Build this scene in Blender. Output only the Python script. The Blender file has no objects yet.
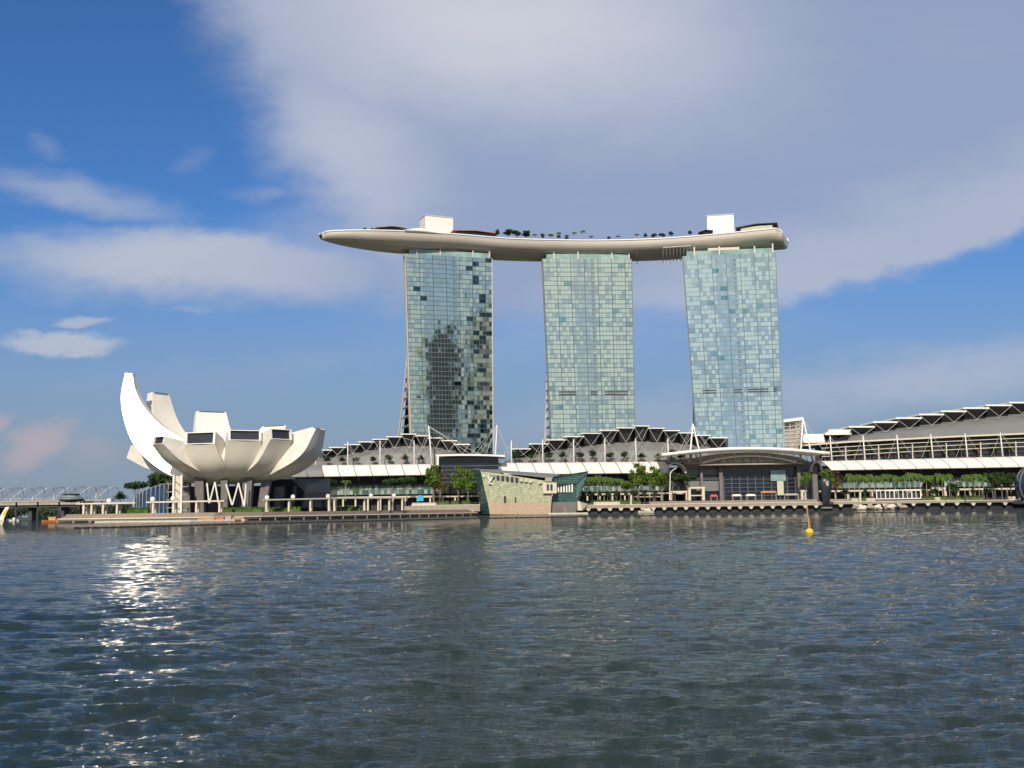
import bpy, math, random
import numpy as np
from mathutils import Vector, Matrix
R = math.radians
random.seed(7)
S = bpy.context.scene
COL = S.collection

# ---------------------------------------------------------------- camera
F = 1100.0                       # focal length in pixels of a 1024 px wide picture
EYE = Vector((0, 0, 2.2))
PITCH, ROLL = math.atan(126.4/F), math.atan(.0135)
_f = Vector((0, math.cos(PITCH), math.sin(PITCH)))
_u = Vector((0, -math.sin(PITCH), math.cos(PITCH)))
_r = Vector((1, 0, 0))
CR = _r*math.cos(ROLL) - _u*math.sin(ROLL)
CU = _r*math.sin(ROLL) + _u*math.cos(ROLL)
cam = bpy.data.cameras.new('camera')
co = bpy.data.objects.new('camera', cam); COL.objects.link(co)
co.matrix_world = Matrix(((CR.x, CU.x, -_f.x, 0), (CR.y, CU.y, -_f.y, 0), (CR.z, CU.z, -_f.z, EYE.z), (0, 0, 0, 1)))
cam.sensor_width = 36; cam.lens = F*36/1024
cam.clip_start = .5; cam.clip_end = 30000
S.camera = co

def P(px, py, Y):
    """point at depth Y seen at a place of the survey photograph"""
    d = _f + CR*((px-512)/F) + CU*((384-py)/F)
    return EYE + d*(Y/d.y)
def PX(px, Y): return P(px, 510, Y).x
def PZ(px, py, Y): return P(px, py, Y).z
def proj(v):
    d = Vector(v)-EYE; k = d.dot(_f); return 512+F*d.dot(CR)/k, 384-F*d.dot(CU)/k

# ---------------------------------------------------------------- world, sun, exposure
SUN_EL, SUN_AZ = R(33.5), R(188)
w = bpy.data.worlds.new('World'); S.world = w; w.use_nodes = True
nt = w.node_tree; N = nt.nodes; L = nt.links
N.clear()
def wm(op, a, b=None, c=None, clamp=False):
    n = N.new('ShaderNodeMath'); n.operation = op; n.use_clamp = clamp
    for i, v in enumerate((a, b, c)):
        if v is None: continue
        if isinstance(v, (int, float)): n.inputs[i].default_value = v
        else: L.new(v, n.inputs[i])
    return n.outputs[0]
def wsm(x, lo, hi):              # smoothstep
    n = N.new('ShaderNodeMapRange'); n.interpolation_type = 'SMOOTHSTEP'
    L.new(x, n.inputs[0]); n.inputs[1].default_value = lo; n.inputs[2].default_value = hi
    return n.outputs[0]
out = N.new('ShaderNodeOutputWorld'); bg = N.new('ShaderNodeBackground')
SKY_STR = .082
bg.inputs[1].default_value = SKY_STR
L.new(bg.outputs[0], out.inputs[0])
sky = N.new('ShaderNodeTexSky'); sky.sky_type = 'NISHITA'; sky.sun_disc = False
sky.sun_elevation = SUN_EL; sky.sun_rotation = SUN_AZ
sky.air_density = 1.0; sky.dust_density = 1.0; sky.ozone_density = 3.0
tc = N.new('ShaderNodeTexCoord'); sep = N.new('ShaderNodeSeparateXYZ')
L.new(tc.outputs['Generated'], sep.inputs[0])
ay = wm('MAXIMUM', wm('ABSOLUTE', sep.outputs[1]), .08)
U0 = wm('DIVIDE', sep.outputs[0], ay); W0 = wm('DIVIDE', sep.outputs[2], ay)
cmb = N.new('ShaderNodeCombineXYZ'); L.new(U0, cmb.inputs[0]); L.new(W0, cmb.inputs[1])
def noise(scale, detail, rough, vec=cmb.outputs[0], sx=1, sy=1, off=0):
    mp = N.new('ShaderNodeMapping'); mp.inputs['Scale'].default_value = (sx, sy, 1); mp.inputs['Location'].default_value = (off, off*.7, off)
    L.new(vec, mp.inputs[0])
    n = N.new('ShaderNodeTexNoise'); n.inputs['Scale'].default_value = scale; n.inputs['Detail'].default_value = detail
    n.inputs['Roughness'].default_value = rough
    L.new(mp.outputs[0], n.inputs['Vector']); return n
wn = noise(4.5, 6, .6, sy=1.6)
wn2 = noise(14, 5, .6, sy=2.2, off=3)
sc = N.new('ShaderNodeSeparateColor'); L.new(wn.outputs['Color'], sc.inputs[0])
sc2 = N.new('ShaderNodeSeparateColor'); L.new(wn2.outputs['Color'], sc2.inputs[0])
WARP, WARP2 = .11, .035
U = wm('ADD', U0, wm('ADD', wm('MULTIPLY', wm('SUBTRACT', sc.outputs[0], .5), WARP), wm('MULTIPLY', wm('SUBTRACT', sc2.outputs[0], .5), WARP2)))
W = wm('ADD', W0, wm('ADD', wm('MULTIPLY', wm('SUBTRACT', sc.outputs[1], .5), WARP*.7), wm('MULTIPLY', wm('SUBTRACT', sc2.outputs[1], .5), WARP2)))
def uw(px, py):
    d = _f + CR*((px-512)/F) + CU*((384-py)/F)
    return d.x/d.y, d.z/d.y
def half(ax, ay_, bx, by, soft_lo, soft_hi):
    """1 on the left hand side of the directed line a->b (seen in the sky, up is up), soft edges in pixels"""
    a = uw(ax, ay_); b = uw(bx, by)
    dx, dy = b[0]-a[0], b[1]-a[1]; l = math.hypot(dx, dy); nx, ny = -dy/l, dx/l
    d = wm('SUBTRACT', wm('ADD', wm('MULTIPLY', U, nx), wm('MULTIPLY', W, ny)), a[0]*nx + a[1]*ny)
    return wsm(d, soft_lo/F, soft_hi/F)
def blob(cx, cy, rx, ry, ang=0, inner=.2, warp=1):
    c = uw(cx, cy); ca, sa = math.cos(R(ang)), math.sin(R(ang))
    uu, ww = (U, W) if warp == 1 else (Us, Ws)
    du = wm('SUBTRACT', uu, c[0]); dw = wm('SUBTRACT', ww, c[1])
    a = wm('MULTIPLY', wm('ADD', wm('MULTIPLY', du, ca), wm('MULTIPLY', dw, sa)), F/rx)
    b = wm('MULTIPLY', wm('ADD', wm('MULTIPLY', du, -sa), wm('MULTIPLY', dw, ca)), F/ry)
    d = wm('SQRT', wm('ADD', wm('MULTIPLY', a, a), wm('MULTIPLY', b, b)))
    return wm('SUBTRACT', 1.0, wsm(d, inner, 1.0))
Us = wm('ADD', U0, wm('MULTIPLY', wm('SUBTRACT', sc2.outputs[0], .5), .05))
Ws = wm('ADD', W0, wm('MULTIPLY', wm('SUBTRACT', sc2.outputs[1], .5), .035))
veil = wm('MULTIPLY', half(345, 235, 205, -40, -75, 20) if False else wm('SUBTRACT', 1.0, half(345, 235, 205, -40, -35, 60)),
          half(770, 318, 1024, 232, -8, 18))
veil = wm('MULTIPLY', veil, half(0, 318, 1024, 318, -25, 35))
wis = noise(5, 8, .62, sx=.7, sy=3.0, off=5)          # long streaks
wis2 = noise(16, 8, .65, sx=.6, sy=2.4, off=9)
parts = [
    wm('MULTIPLY', veil, .95),
    wm('MULTIPLY', blob(215, 268, 300, 60, -3, .35), 1.0),
    wm('MULTIPLY', blob(330, 250, 150, 80, 0, .1), .6),
    wm('MULTIPLY', blob(75, 192, 160, 26, -14, .1, 2), .75),
    wm('MULTIPLY', blob(46, 148, 30, 18, -15, .0, 2), .45),
    wm('MULTIPLY', blob(190, 160, 26, 14, 20, .0, 2), .38),
    wm('MULTIPLY', blob(262, 194, 55, 14, 0, .0, 2), .45),
    wm('MULTIPLY', blob(86, 322, 36, 8, -3, .4, 2), .8),
    wm('MULTIPLY', blob(58, 341, 84, 14, -4, .5, 2), .9),
    wm('MULTIPLY', blob(195, 310, 36, 6, 3, .1, 2), .5),
    wm('MULTIPLY', blob(930, 380, 270, 52, 8, .1), .75),
    wm('MULTIPLY', blob(700, 410, 330, 36, 4, .0), .3),
    wm('MULTIPLY', blob(250, 372, 260, 26, 3, .0), .28),
    wm('MULTIPLY', blob(560, 330, 330, 60, 0, .0), .28),
]
tot = parts[0]
for p_ in parts[1:]: tot = wm('MAXIMUM', tot, p_)
tex0 = wsm(wm('ADD', wm('MULTIPLY', wis.outputs[0], .6), wm('MULTIPLY', wis2.outputs[0], .4)), .30, .60)
# the half of the sky over the viewer's back is hazy with broad bright cloud
backm = wsm(wm('MULTIPLY', sep.outputs[1], -1.0), .0, .25)
bk_n = noise(2.2, 6, .6, sy=1.5, off=2)
backc = wm('MULTIPLY', backm, wm('ADD', .62, wm('MULTIPLY', wsm(bk_n.outputs[0], .38, .62), .38)))
tot = wm('MAXIMUM', tot, backc)
tex = tex0
# streaky where thin, closed where thick
thick = wsm(tot, .35, .95)
dens = wm('MULTIPLY', tot, wm('ADD', wm('MULTIPLY', wm('ADD', wm('MULTIPLY', tex, .55), .50), wm('SUBTRACT', 1.0, thick)), wm('MULTIPLY', thick, .97)), clamp=True)
# sky whitens to the horizon
hz = wm('SUBTRACT', 1.0, wsm(W0, .0, .30))
hzm = wm('MULTIPLY', hz, .92)
def rgb(c):
    n = N.new('ShaderNodeRGB'); n.outputs[0].default_value = (*[x/SKY_STR for x in c], 1); return n.outputs[0]
def mix(f, a, b, mode='MIX'):
    n = N.new('ShaderNodeMix'); n.data_type = 'RGBA'; n.blend_type = mode; n.clamp_factor = True
    if isinstance(f, float): n.inputs[0].default_value = f
    else: L.new(f, n.inputs[0])
    L.new(a, n.inputs[6]); L.new(b, n.inputs[7]); return n.outputs[2]
tint = N.new('ShaderNodeRGB'); tint.outputs[0].default_value = (.48, .84, 1.28, 1)
skyc = mix(1.0, sky.outputs[0], tint.outputs[0], 'MULTIPLY')
base = mix(hzm, skyc, rgb((.265, .325, .42)))
edge_in = half(770, 318-52, 1024, 232-52, -10, 75)          # thinner and brighter towards the lower right rim
lit = wm('MAXIMUM', wm('MULTIPLY', blob(500, 20, 430, 175, -8, .0), .95), wm('MULTIPLY', wm('SUBTRACT', 1.0, edge_in), .38))
lit = wm('MAXIMUM', lit, wm('MULTIPLY', blob(345, 150, 130, 190, 25, .0), .55))
lit = wm('MAXIMUM', lit, wm('MULTIPLY', blob(150, 250, 330, 110, -5, .1), .5))
lit = wm('MAXIMUM', lit, wm('MULTIPLY', backm, .7))
lit = wm('MAXIMUM', lit, wm('MULTIPLY', blob(60, 345, 160, 60, 0, .2), .5))
lit = wm('ADD', lit, wm('MULTIPLY', wm('SUBTRACT', wis.outputs[0], .5), .28), clamp=True)
cloud = mix(lit, rgb((.31, .38, .55)), rgb((.64, .66, .72)))
c1 = mix(dens, base, cloud)
lowc = wm('MAXIMUM', wm('MULTIPLY', blob(36, 446, 56, 29, 26, .3, 2), .95), wm('MAXIMUM', wm('MULTIPLY', blob(90, 452, 52, 30, -10, .0, 2), .38), wm('MULTIPLY', blob(2, 424, 18, 16, 0, .4, 2), .7)))
c2 = mix(wm('MULTIPLY', lowc, wm('ADD', wm('MULTIPLY', wis2.outputs[0], .7), .45)), c1, rgb((.46, .40, .44)))
c3 = mix(wm('SUBTRACT', 1.0, wsm(sep.outputs[2], -.03, -.008)), c2, rgb((.030, .042, .045)))
L.new(c3, bg.inputs[0])

sun = bpy.data.lights.new('sun', 'SUN'); sun.energy = 4.3; sun.angle = R(.53); sun.color = (1, .91, .76)
so = bpy.data.objects.new('sun', sun); COL.objects.link(so)
sd = Vector((math.sin(SUN_AZ)*math.cos(SUN_EL), math.cos(SUN_AZ)*math.cos(SUN_EL), math.sin(SUN_EL)))
so.rotation_euler = sd.to_track_quat('Z', 'Y').to_euler()
S.view_settings.view_transform = 'Standard'; S.view_settings.look = 'None'
S.view_settings.exposure = 0.0; S.view_settings.gamma = 1

# ---------------------------------------------------------------- helpers
def mat(name, col, rough=.6, metal=0, var=.12, vs=.6, spec=.5, bump=0, bs=4, coat=0):
    m = bpy.data.materials.new(name); m.use_nodes = True
    t = m.node_tree; b = t.nodes['Principled BSDF']
    b.inputs['Roughness'].default_value = rough; b.inputs['Metallic'].default_value = metal
    b.inputs['Specular IOR Level'].default_value = spec
    b.inputs['Coat Weight'].default_value = coat
    tcn = t.nodes.new('ShaderNodeTexCoord')
    n = t.nodes.new('ShaderNodeTexNoise'); n.inputs['Scale'].default_value = vs; n.inputs['Detail'].default_value = 5
    t.links.new(tcn.outputs['Object'], n.inputs['Vector'])
    r = t.nodes.new('ShaderNodeMapRange'); r.inputs[1].default_value = .25; r.inputs[2].default_value = .75
    r.inputs[3].default_value = 1-var; r.inputs[4].default_value = 1+var
    t.links.new(n.outputs[0], r.inputs[0])
    v = t.nodes.new('ShaderNodeVectorMath'); v.operation = 'SCALE'; v.inputs[0].default_value = col
    t.links.new(r.outputs[0], v.inputs['Scale']); t.links.new(v.outputs[0], b.inputs['Base Color'])
    if bump:
        n2 = t.nodes.new('ShaderNodeTexNoise'); n2.inputs['Scale'].default_value = bs; n2.inputs['Detail'].default_value = 4
        t.links.new(tcn.outputs['Object'], n2.inputs['Vector'])
        bn = t.nodes.new('ShaderNodeBump'); bn.inputs['Distance'].default_value = bump
        t.links.new(n2.outputs[0], bn.inputs['Height']); t.links.new(bn.outputs[0], b.inputs['Normal'])
    return m
M = dict(
    white=mat('white_paint', (.80, .77, .71), .45, var=.05),
    membrane=mat('white_membrane', (.74, .68, .62), .55, var=.05, vs=.2),
    steel=mat('white_steel', (.58, .56, .52), .4, var=.05),
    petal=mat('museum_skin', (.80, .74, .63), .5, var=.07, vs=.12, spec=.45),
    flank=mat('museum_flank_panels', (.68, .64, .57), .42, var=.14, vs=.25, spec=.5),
    petal_glare=mat('museum_glare_skin', (.88, .85, .78), .36, metal=1.0, var=.03, vs=.2, spec=.9),  # metallic copy of the museum skin, made for the sun glare
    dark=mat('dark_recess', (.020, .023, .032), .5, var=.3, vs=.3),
    darkglass=mat('dark_glass', (.012, .018, .028), .08, var=.3, vs=.2, spec=.6),
    aqua=mat('aqua_glass', (.24, .36, .33), .15, var=.45, vs=.12, spec=.7),
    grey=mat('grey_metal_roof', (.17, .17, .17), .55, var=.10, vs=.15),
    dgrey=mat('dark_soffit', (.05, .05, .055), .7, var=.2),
    conc=mat('concrete', (.36, .32, .27), .8, var=.15, vs=.4),
    dconc=mat('grey_stone_pier', (.16, .145, .14), .8, var=.15, vs=.3),
    cream=mat('cream_paint', (.62, .55, .44), .7, var=.12),
    deck=mat('timber_deck', (.30, .235, .18), .8, var=.22, vs=1.2),
    stone=mat('promenade_stone', (.33, .28, .225), .85, var=.2, vs=.6),
    trunk=mat('bark', (.20, .16, .12), .9, var=.2, vs=3),
    palm_trunk=mat('palm_bark', (.33, .29, .24), .9, var=.15, vs=3),
    blue_tarp=mat('blue_tarpaulin', (.02, .36, .55), .6),
    orange=mat('orange_paint', (.55, .13, .04), .6),
    yellow=mat('yellow_buoy_paint', (.85, .52, .02), .45, var=.06, vs=3),
    brownp=mat('weathered_yellow_pole', (.50, .33, .10), .7, var=.15, vs=4),
    hull=mat('hull_metal', (.58, .52, .44), .5, metal=.2, var=.06, vs=.03),
    rubber=mat('black_rubber', (.02, .02, .022), .7),
    gold=mat('timber_brown', (.42, .22, .09), .7, var=.2, vs=1),
    red=mat('faded_red_cloth', (.45, .12, .08), .8, var=.2, vs=1),
    curtain=mat('pale_curtain', (.55, .53, .40), .8, var=.2, vs=.6),
    bronze=mat('dark_bronze', (.030, .038, .040), .35, metal=.4, var=.3, vs=.5),
    blueglass=mat('blue_glass', (.015, .045, .10), .22, var=.3, vs=.3, spec=.7),
    office=mat('dark_office_stone', (.04, .045, .05), .6),
)
def leafmat(name, a, b, s=.35):
    m = bpy.data.materials.new(name); m.use_nodes = True; t = m.node_tree; p = t.nodes['Principled BSDF']
    p.inputs['Roughness'].default_value = .6; p.inputs['Specular IOR Level'].default_value = .3
    tcn = t.nodes.new('ShaderNodeTexCoord'); n = t.nodes.new('ShaderNodeTexNoise'); n.inputs['Scale'].default_value = s; n.inputs['Detail'].default_value = 6
    t.links.new(tcn.outputs['Object'], n.inputs['Vector'])
    r = t.nodes.new('ShaderNodeValToRGB'); r.color_ramp.elements[0].position = .35; r.color_ramp.elements[1].position = .65
    r.color_ramp.elements[0].color = (*a, 1); r.color_ramp.elements[1].color = (*b, 1)
    t.links.new(n.outputs[0], r.inputs[0]); t.links.new(r.outputs[0], p.inputs['Base Color'])
    # thin leaves let some light through
    tr = t.nodes.new('ShaderNodeBsdfTranslucent'); mx = t.nodes.new('ShaderNodeMixShader'); mx.inputs[0].default_value = .22
    t.links.new(r.outputs[0], tr.inputs[0]); t.links.new(p.outputs[0], mx.inputs[1]); t.links.new(tr.outputs[0], mx.inputs[2])
    t.links.new(mx.outputs[0], t.nodes['Material Output'].inputs[0])
    return m
M['leaf'] = leafmat('bright_leaves', (.07, .14, .020), (.16, .24, .035))
M['leaf_dark'] = leafmat('dark_leaves', (.022, .050, .015), (.055, .095, .025))
M['leaf_palm'] = leafmat('palm_leaves', (.07, .14, .022), (.13, .22, .035))
M['leaf_red'] = leafmat('russet_leaves', (.10, .075, .025), (.17, .13, .045), .5)
M['hedge'] = leafmat('hedge_leaves', (.05, .11, .015), (.13, .22, .03))
M['farwood'] = leafmat('far_wood_leaves', (.045, .075, .045), (.075, .11, .06), .05)

def tag(o, label=None, cat=None, group=None, kind=None):
    if label: o['label'] = label
    if cat: o['category'] = cat
    if group: o['group'] = group
    if kind: o['kind'] = kind
    return o
def empty(name, loc, label=None, cat=None, group=None):
    o = bpy.data.objects.new(name, None); COL.objects.link(o); o.location = loc; o.empty_display_size = 1
    return tag(o, label, cat, group)
class MB:
    def __init__(s): s.v = []; s.f = []; s.uv = []
    def face(s, pts, uv=None):
        i = len(s.v); s.v += [tuple(p) for p in pts]; s.f.append(tuple(range(i, i+len(pts)))); s.uv.append(uv)
    def boxc(s, c, dx, dy, dz, rz=0, taper=1.0):
        ca, sa = math.cos(rz), math.sin(rz); i = len(s.v)
        for z, k in ((-dz/2, 1), (dz/2, taper)):
            for x, y in ((-dx/2, -dy/2), (dx/2, -dy/2), (dx/2, dy/2), (-dx/2, dy/2)):
                x *= k; y *= k
                s.v.append((c[0]+x*ca-y*sa, c[1]+x*sa+y*ca, c[2]+z))
        for q in ((0,3,2,1), (4,5,6,7), (0,1,5,4), (1,2,6,5), (2,3,7,6), (3,0,4,7)): s.f.append(tuple(i+k for k in q)); s.uv.append(None)
        return s
    def box(s, x0, x1, y0, y1, z0, z1): return s.boxc(((x0+x1)/2, (y0+y1)/2, (z0+z1)/2), abs(x1-x0), abs(y1-y0), abs(z1-z0))
    def hexa(s, p8):            # 4 bottom (ccw) + 4 top points
        i = len(s.v); s.v += [tuple(p) for p in p8]
        for q in ((0,3,2,1), (4,5,6,7), (0,1,5,4), (1,2,6,5), (2,3,7,6), (3,0,4,7)): s.f.append(tuple(i+k for k in q)); s.uv.append(None)
        return s
    def prism(s, poly, z0, z1):
        i = len(s.v); n = len(poly)
        s.v += [(p[0], p[1], z0) for p in poly] + [(p[0], p[1], z1) for p in poly]
        s.f.append(tuple(i+k for k in reversed(range(n)))); s.f.append(tuple(i+n+k for k in range(n))); s.uv += [None, None]
        for k in range(n): s.f.append((i+k, i+(k+1) % n, i+n+(k+1) % n, i+n+k)); s.uv.append(None)
        return s
    def tube(s, pts, r, n=6, r2=None):
        pts = [Vector(p) for p in pts]; m = len(pts); i = len(s.v)
        for k, p in enumerate(pts):
            d = (pts[min(k+1, m-1)] - pts[max(k-1, 0)]).normalized()
            a = d.cross(Vector((0, 0, 1)))
            if a.length < .05: a = d.cross(Vector((0, 1, 0)))
            a.normalize(); b = a.cross(d)
            rr = r if r2 is None else r + (r2-r)*k/max(1, m-1)
            for q in range(n):
                t = 2*math.pi*q/n; s.v.append(tuple(p + a*math.cos(t)*rr + b*math.sin(t)*rr))
        for k in range(m-1):
            for q in range(n):
                s.f.append((i+k*n+q, i+k*n+(q+1) % n, i+(k+1)*n+(q+1) % n, i+(k+1)*n+q)); s.uv.append(None)
        s.f.append(tuple(i+q for q in reversed(range(n)))); s.f.append(tuple(i+(m-1)*n+q for q in range(n))); s.uv += [None, None]
        return s
    def loft(s, rings, closed=True, caps=True):
        i = len(s.v); n = len(rings[0])
        for rg in rings: s.v += [tuple(p) for p in rg]
        for k in range(len(rings)-1):
            for q in range(n if closed else n-1):
                s.f.append((i+k*n+q, i+k*n+(q+1) % n, i+(k+1)*n+(q+1) % n, i+(k+1)*n+q)); s.uv.append(None)
        if caps: s.f.append(tuple(i+q for q in reversed(range(n)))); s.f.append(tuple(i+(len(rings)-1)*n+q for q in range(n))); s.uv += [None, None]
        return s
    def ball(s, c, r, sx=1, sz=1, n=10):
        rings = []
        for a in range(n+1):
            t = math.pi*a/n - math.pi/2; rr = max(.02, math.cos(t))*r
            rings.append([(c[0]+rr*sx*math.cos(2*math.pi*q/(n+2)), c[1]+rr*sx*math.sin(2*math.pi*q/(n+2)), c[2]+math.sin(t)*r*sz) for q in range(n+2)])
        return s.loft(rings)
    def islands(s):
        par = list(range(len(s.v)))
        def fd(a):
            while par[a] != a: par[a] = par[par[a]]; a = par[a]
            return a
        for f in s.f:
            r0 = fd(f[0])
            for a in f[1:]: par[fd(a)] = r0
        g = {}
        for fi, f in enumerate(s.f): g.setdefault(fd(f[0]), []).append(fi)
        for fl_ in g.values():
            m_ = MB(); mp = {}
            for fi in fl_:
                f2 = []
                for a in s.f[fi]:
                    if a not in mp: mp[a] = len(m_.v); m_.v.append(s.v[a])
                    f2.append(mp[a])
                m_.f.append(tuple(f2)); m_.uv.append(s.uv[fi])
            yield m_
    def pieces(s, name, m, parent, smooth=False): return [i_.build(name, m, parent, smooth) for i_ in s.islands()]
    def build(s, name, m, parent=None, smooth=False, origin=None):
        me = bpy.data.meshes.new(name)
        o = Vector((0, 0, 0)) if origin is None else Vector(origin)
        if parent is not None:
            q = parent
            while q is not None: o = o + Vector(q.location); q = q.parent
        v = np.array(s.v, dtype=float) - np.array(o)
        me.from_pydata(v.tolist(), [], s.f)
        if any(u is not None for u in s.uv):
            lay = me.uv_layers.new(name='UVMap')
            k = 0
            for fi, f in enumerate(s.f):
                for c in range(len(f)):
                    if s.uv[fi] is not None: lay.data[k].uv = s.uv[fi][c]
                    k += 1
        if smooth: me.polygons.foreach_set('use_smooth', [True]*len(me.polygons))
        me.materials.append(M[m] if isinstance(m, str) else m); me.update()
        ob = bpy.data.objects.new(name, me); COL.objects.link(ob)
        if parent is not None: ob.parent = parent
        elif origin is not None: ob.location = origin
        return ob
def kids(o): return [c for c in bpy.data.objects if c.parent == o]
def copy_tree(o, parent=None):
    c = o.copy(); COL.objects.link(c)
    if parent is not None: c.parent = parent
    for ch in kids(o): copy_tree(ch, c)
    return c
ORD = ['leftmost', 'second', 'third', 'fourth', 'fifth', 'sixth', 'seventh', 'eighth', 'ninth', 'tenth', 'eleventh', 'twelfth',
       'thirteenth', 'fourteenth', 'fifteenth', 'sixteenth', 'seventeenth', 'eighteenth', 'nineteenth', 'twentieth', 'twenty-first', 'twenty-second', 'twenty-third', 'twenty-fourth', 'twenty-fifth']
def nth(i, n, what):
    if i == 0: return 'leftmost ' + what
    if i == n-1: return 'rightmost ' + what
    return ORD[i] + ' ' + what + ' from the left'

# ---------------------------------------------------------------- water
def water():
    rng = np.random.default_rng(3)
    ratio = 1.0042; y0 = 6.5
    rows = [y0]
    while rows[-1] < 900: rows.append(rows[-1]*ratio)
    while rows[-1] < 20000: rows.append(rows[-1]*1.25)
    rows = np.array(rows); nc = 900
    ang = np.linspace(-.72, .72, nc)
    X = rows[:, None]*np.tan(ang)[None, :]; Yg = np.repeat(rows[:, None], nc, 1)
    H = np.zeros_like(X); DX = np.zeros_like(X); DY = np.zeros_like(X)
    spc = np.maximum(rows*(ratio-1), rows*1.44/nc*1.0)[:, None]
    # gusts: patches with more or fewer ripples
    gust = .8 + .35*np.sin(X*.031+Yg*.047+1)*np.sin(Yg*.083-X*.021) + .2*np.sin(X*.21+1.3*np.sin(Yg*.12))*np.sin(Yg*.16+.7)
    for k in range(150):
        lam = .12*(2.6/.12)**rng.random()
        kk = 2*math.pi/lam
        th = R(-80) + rng.normal()*.36          # travel direction
        amp = .0040*lam**.62*rng.uniform(.35, 1.15)
        if lam > 1.2: amp *= .85
        cx, cy = math.cos(th), math.sin(th)
        fade = np.clip((lam/spc - 2.2)/2.5, 0, 1)
        ph = kk*(X*cx+Yg*cy) + rng.uniform(0, 6.28)
        g = gust if lam < 1.6 else 1
        a = amp*fade*g*1.0
        H += a*np.cos(ph); DX -= .95*a*cx*np.sin(ph); DY -= .95*a*cy*np.sin(ph)
    far = (rows > 880)[:, None]
    H = np.where(far, 0, H); DX = np.where(far, 0, DX); DY = np.where(far, 0, DY)
    V = np.stack([X+DX, Yg+DY, H], -1).reshape(-1, 3)
    nr = len(rows); idx = np.arange(nr*nc).reshape(nr, nc)
    Fq = np.stack([idx[:-1, :-1], idx[:-1, 1:], idx[1:, 1:], idx[1:, :-1]], -1).reshape(-1, 4)
    me = bpy.data.meshes.new('water')
    me.vertices.add(len(V)); me.vertices.foreach_set('co', V.ravel())
    me.loops.add(Fq.size); me.loops.foreach_set('vertex_index', Fq.ravel())
    me.polygons.add(len(Fq)); me.polygons.foreach_set('loop_start', np.arange(0, Fq.size, 4)); me.polygons.foreach_set('loop_total', np.full(len(Fq), 4))
    me.polygons.foreach_set('use_smooth', np.ones(len(Fq), bool))
    me.update(); me.validate()
    m = bpy.data.materials.new('bay_water'); m.use_nodes = True; t = m.node_tree; b = t.nodes['Principled BSDF']
    b.inputs['Base Color'].default_value = (.014, .026, .021, 1); b.inputs['Roughness'].default_value = .03; b.inputs['IOR'].default_value = 1.333
    g = t.nodes.new('ShaderNodeNewGeometry')
    def nz(scale, sy, det, dist):
        mp = t.nodes.new('ShaderNodeMapping'); mp.inputs['Scale'].default_value = (1, sy, 1); mp.inputs['Rotation'].default_value = (0, 0, R(14))
        t.links.new(g.outputs['Position'], mp.inputs[0])
        n = t.nodes.new('ShaderNodeTexNoise'); n.inputs['Scale'].default_value = scale; n.inputs['Detail'].default_value = det; n.inputs['Roughness'].default_value = .6
        t.links.new(mp.outputs[0], n.inputs['Vector'])
        bp = t.nodes.new('ShaderNodeBump'); bp.inputs['Distance'].default_value = dist; bp.inputs['Strength'].default_value = 1
        t.links.new(n.outputs[0], bp.inputs['Height']); return bp
    b1 = nz(10, 2.4, 4, .012); b2 = nz(2.4, 2.8, 5, .09); b3 = nz(.5, 3.4, 2, .12)
    t.links.new(b1.outputs[0], b2.inputs['Normal']); t.links.new(b2.outputs[0], b3.inputs['Normal'])
    # farther out the ripples are too small for the mesh and live in the shader only
    b4 = nz(1.5, 1.6, 4, 1.9); t.links.new(b3.outputs[0], b4.inputs['Normal'])
    ln = t.nodes.new('ShaderNodeSeparateXYZ'); t.links.new(g.outputs['Position'], ln.inputs[0])
    mr = t.nodes.new('ShaderNodeMapRange'); t.links.new(ln.outputs[1], mr.inputs[0]); mr.inputs[1].default_value = 30; mr.inputs[2].default_value = 180
    t.links.new(mr.outputs[0], b4.inputs['Strength']); t.links.new(b4.outputs[0], b.inputs['Normal'])
    me.materials.append(m)
    o = bpy.data.objects.new('water', me); COL.objects.link(o); o['kind'] = 'structure'
water()

# ---------------------------------------------------------------- land
shore = [(58, 425), (90, 412), (150, 405), (210, 412), (260, 430), (330, 470), (400, 520), (478, 592), (600, 602), (800, 606), (1024, 610), (1250, 620)]
def edge(off): return [(PX(px, Y)*(Y+off)/Y if False else PX(px, Y), Y+off) for px, Y in shore]
back = [(900, 3000), (-900, 3000), (-460, 1500), (-255, 720)]
mb = MB()
e = edge(10)
mb.prism(e + [(420, 640), (900, 900)] + back, -3, 2.9)
mb.build('ground', mat('parkland', (.075, .085, .05), .9, var=.3, vs=.03))['kind'] = 'structure'
# stepped boardwalk towards the water
def stepstrip(px0, px1, tiers, name, m):
    pts = [(PX(px, Y), Y) for px, Y in shore if px0 <= px <= px1]
    mb = MB()
    for k, (o0, o1, z) in enumerate(tiers):
        for a, b in zip(pts, pts[1:]):
            mb.hexa([(a[0], a[1]+o0, z-.9), (b[0], b[1]+o0, z-.9), (b[0], b[1]+o1, z-.9), (a[0], a[1]+o1, z-.9),
                     (a[0], a[1]+o0, z), (b[0], b[1]+o0, z), (b[0], b[1]+o1, z), (a[0], a[1]+o1, z)])
    o = mb.build(name, m); o['kind'] = 'structure'; return pts
stepstrip(50, 480, [(0, 2.5, 1.25), (2.5, 5, 1.75), (5, 7.5, 2.3), (7.5, 11, 2.96)], 'boardwalk', 'deck')
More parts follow.
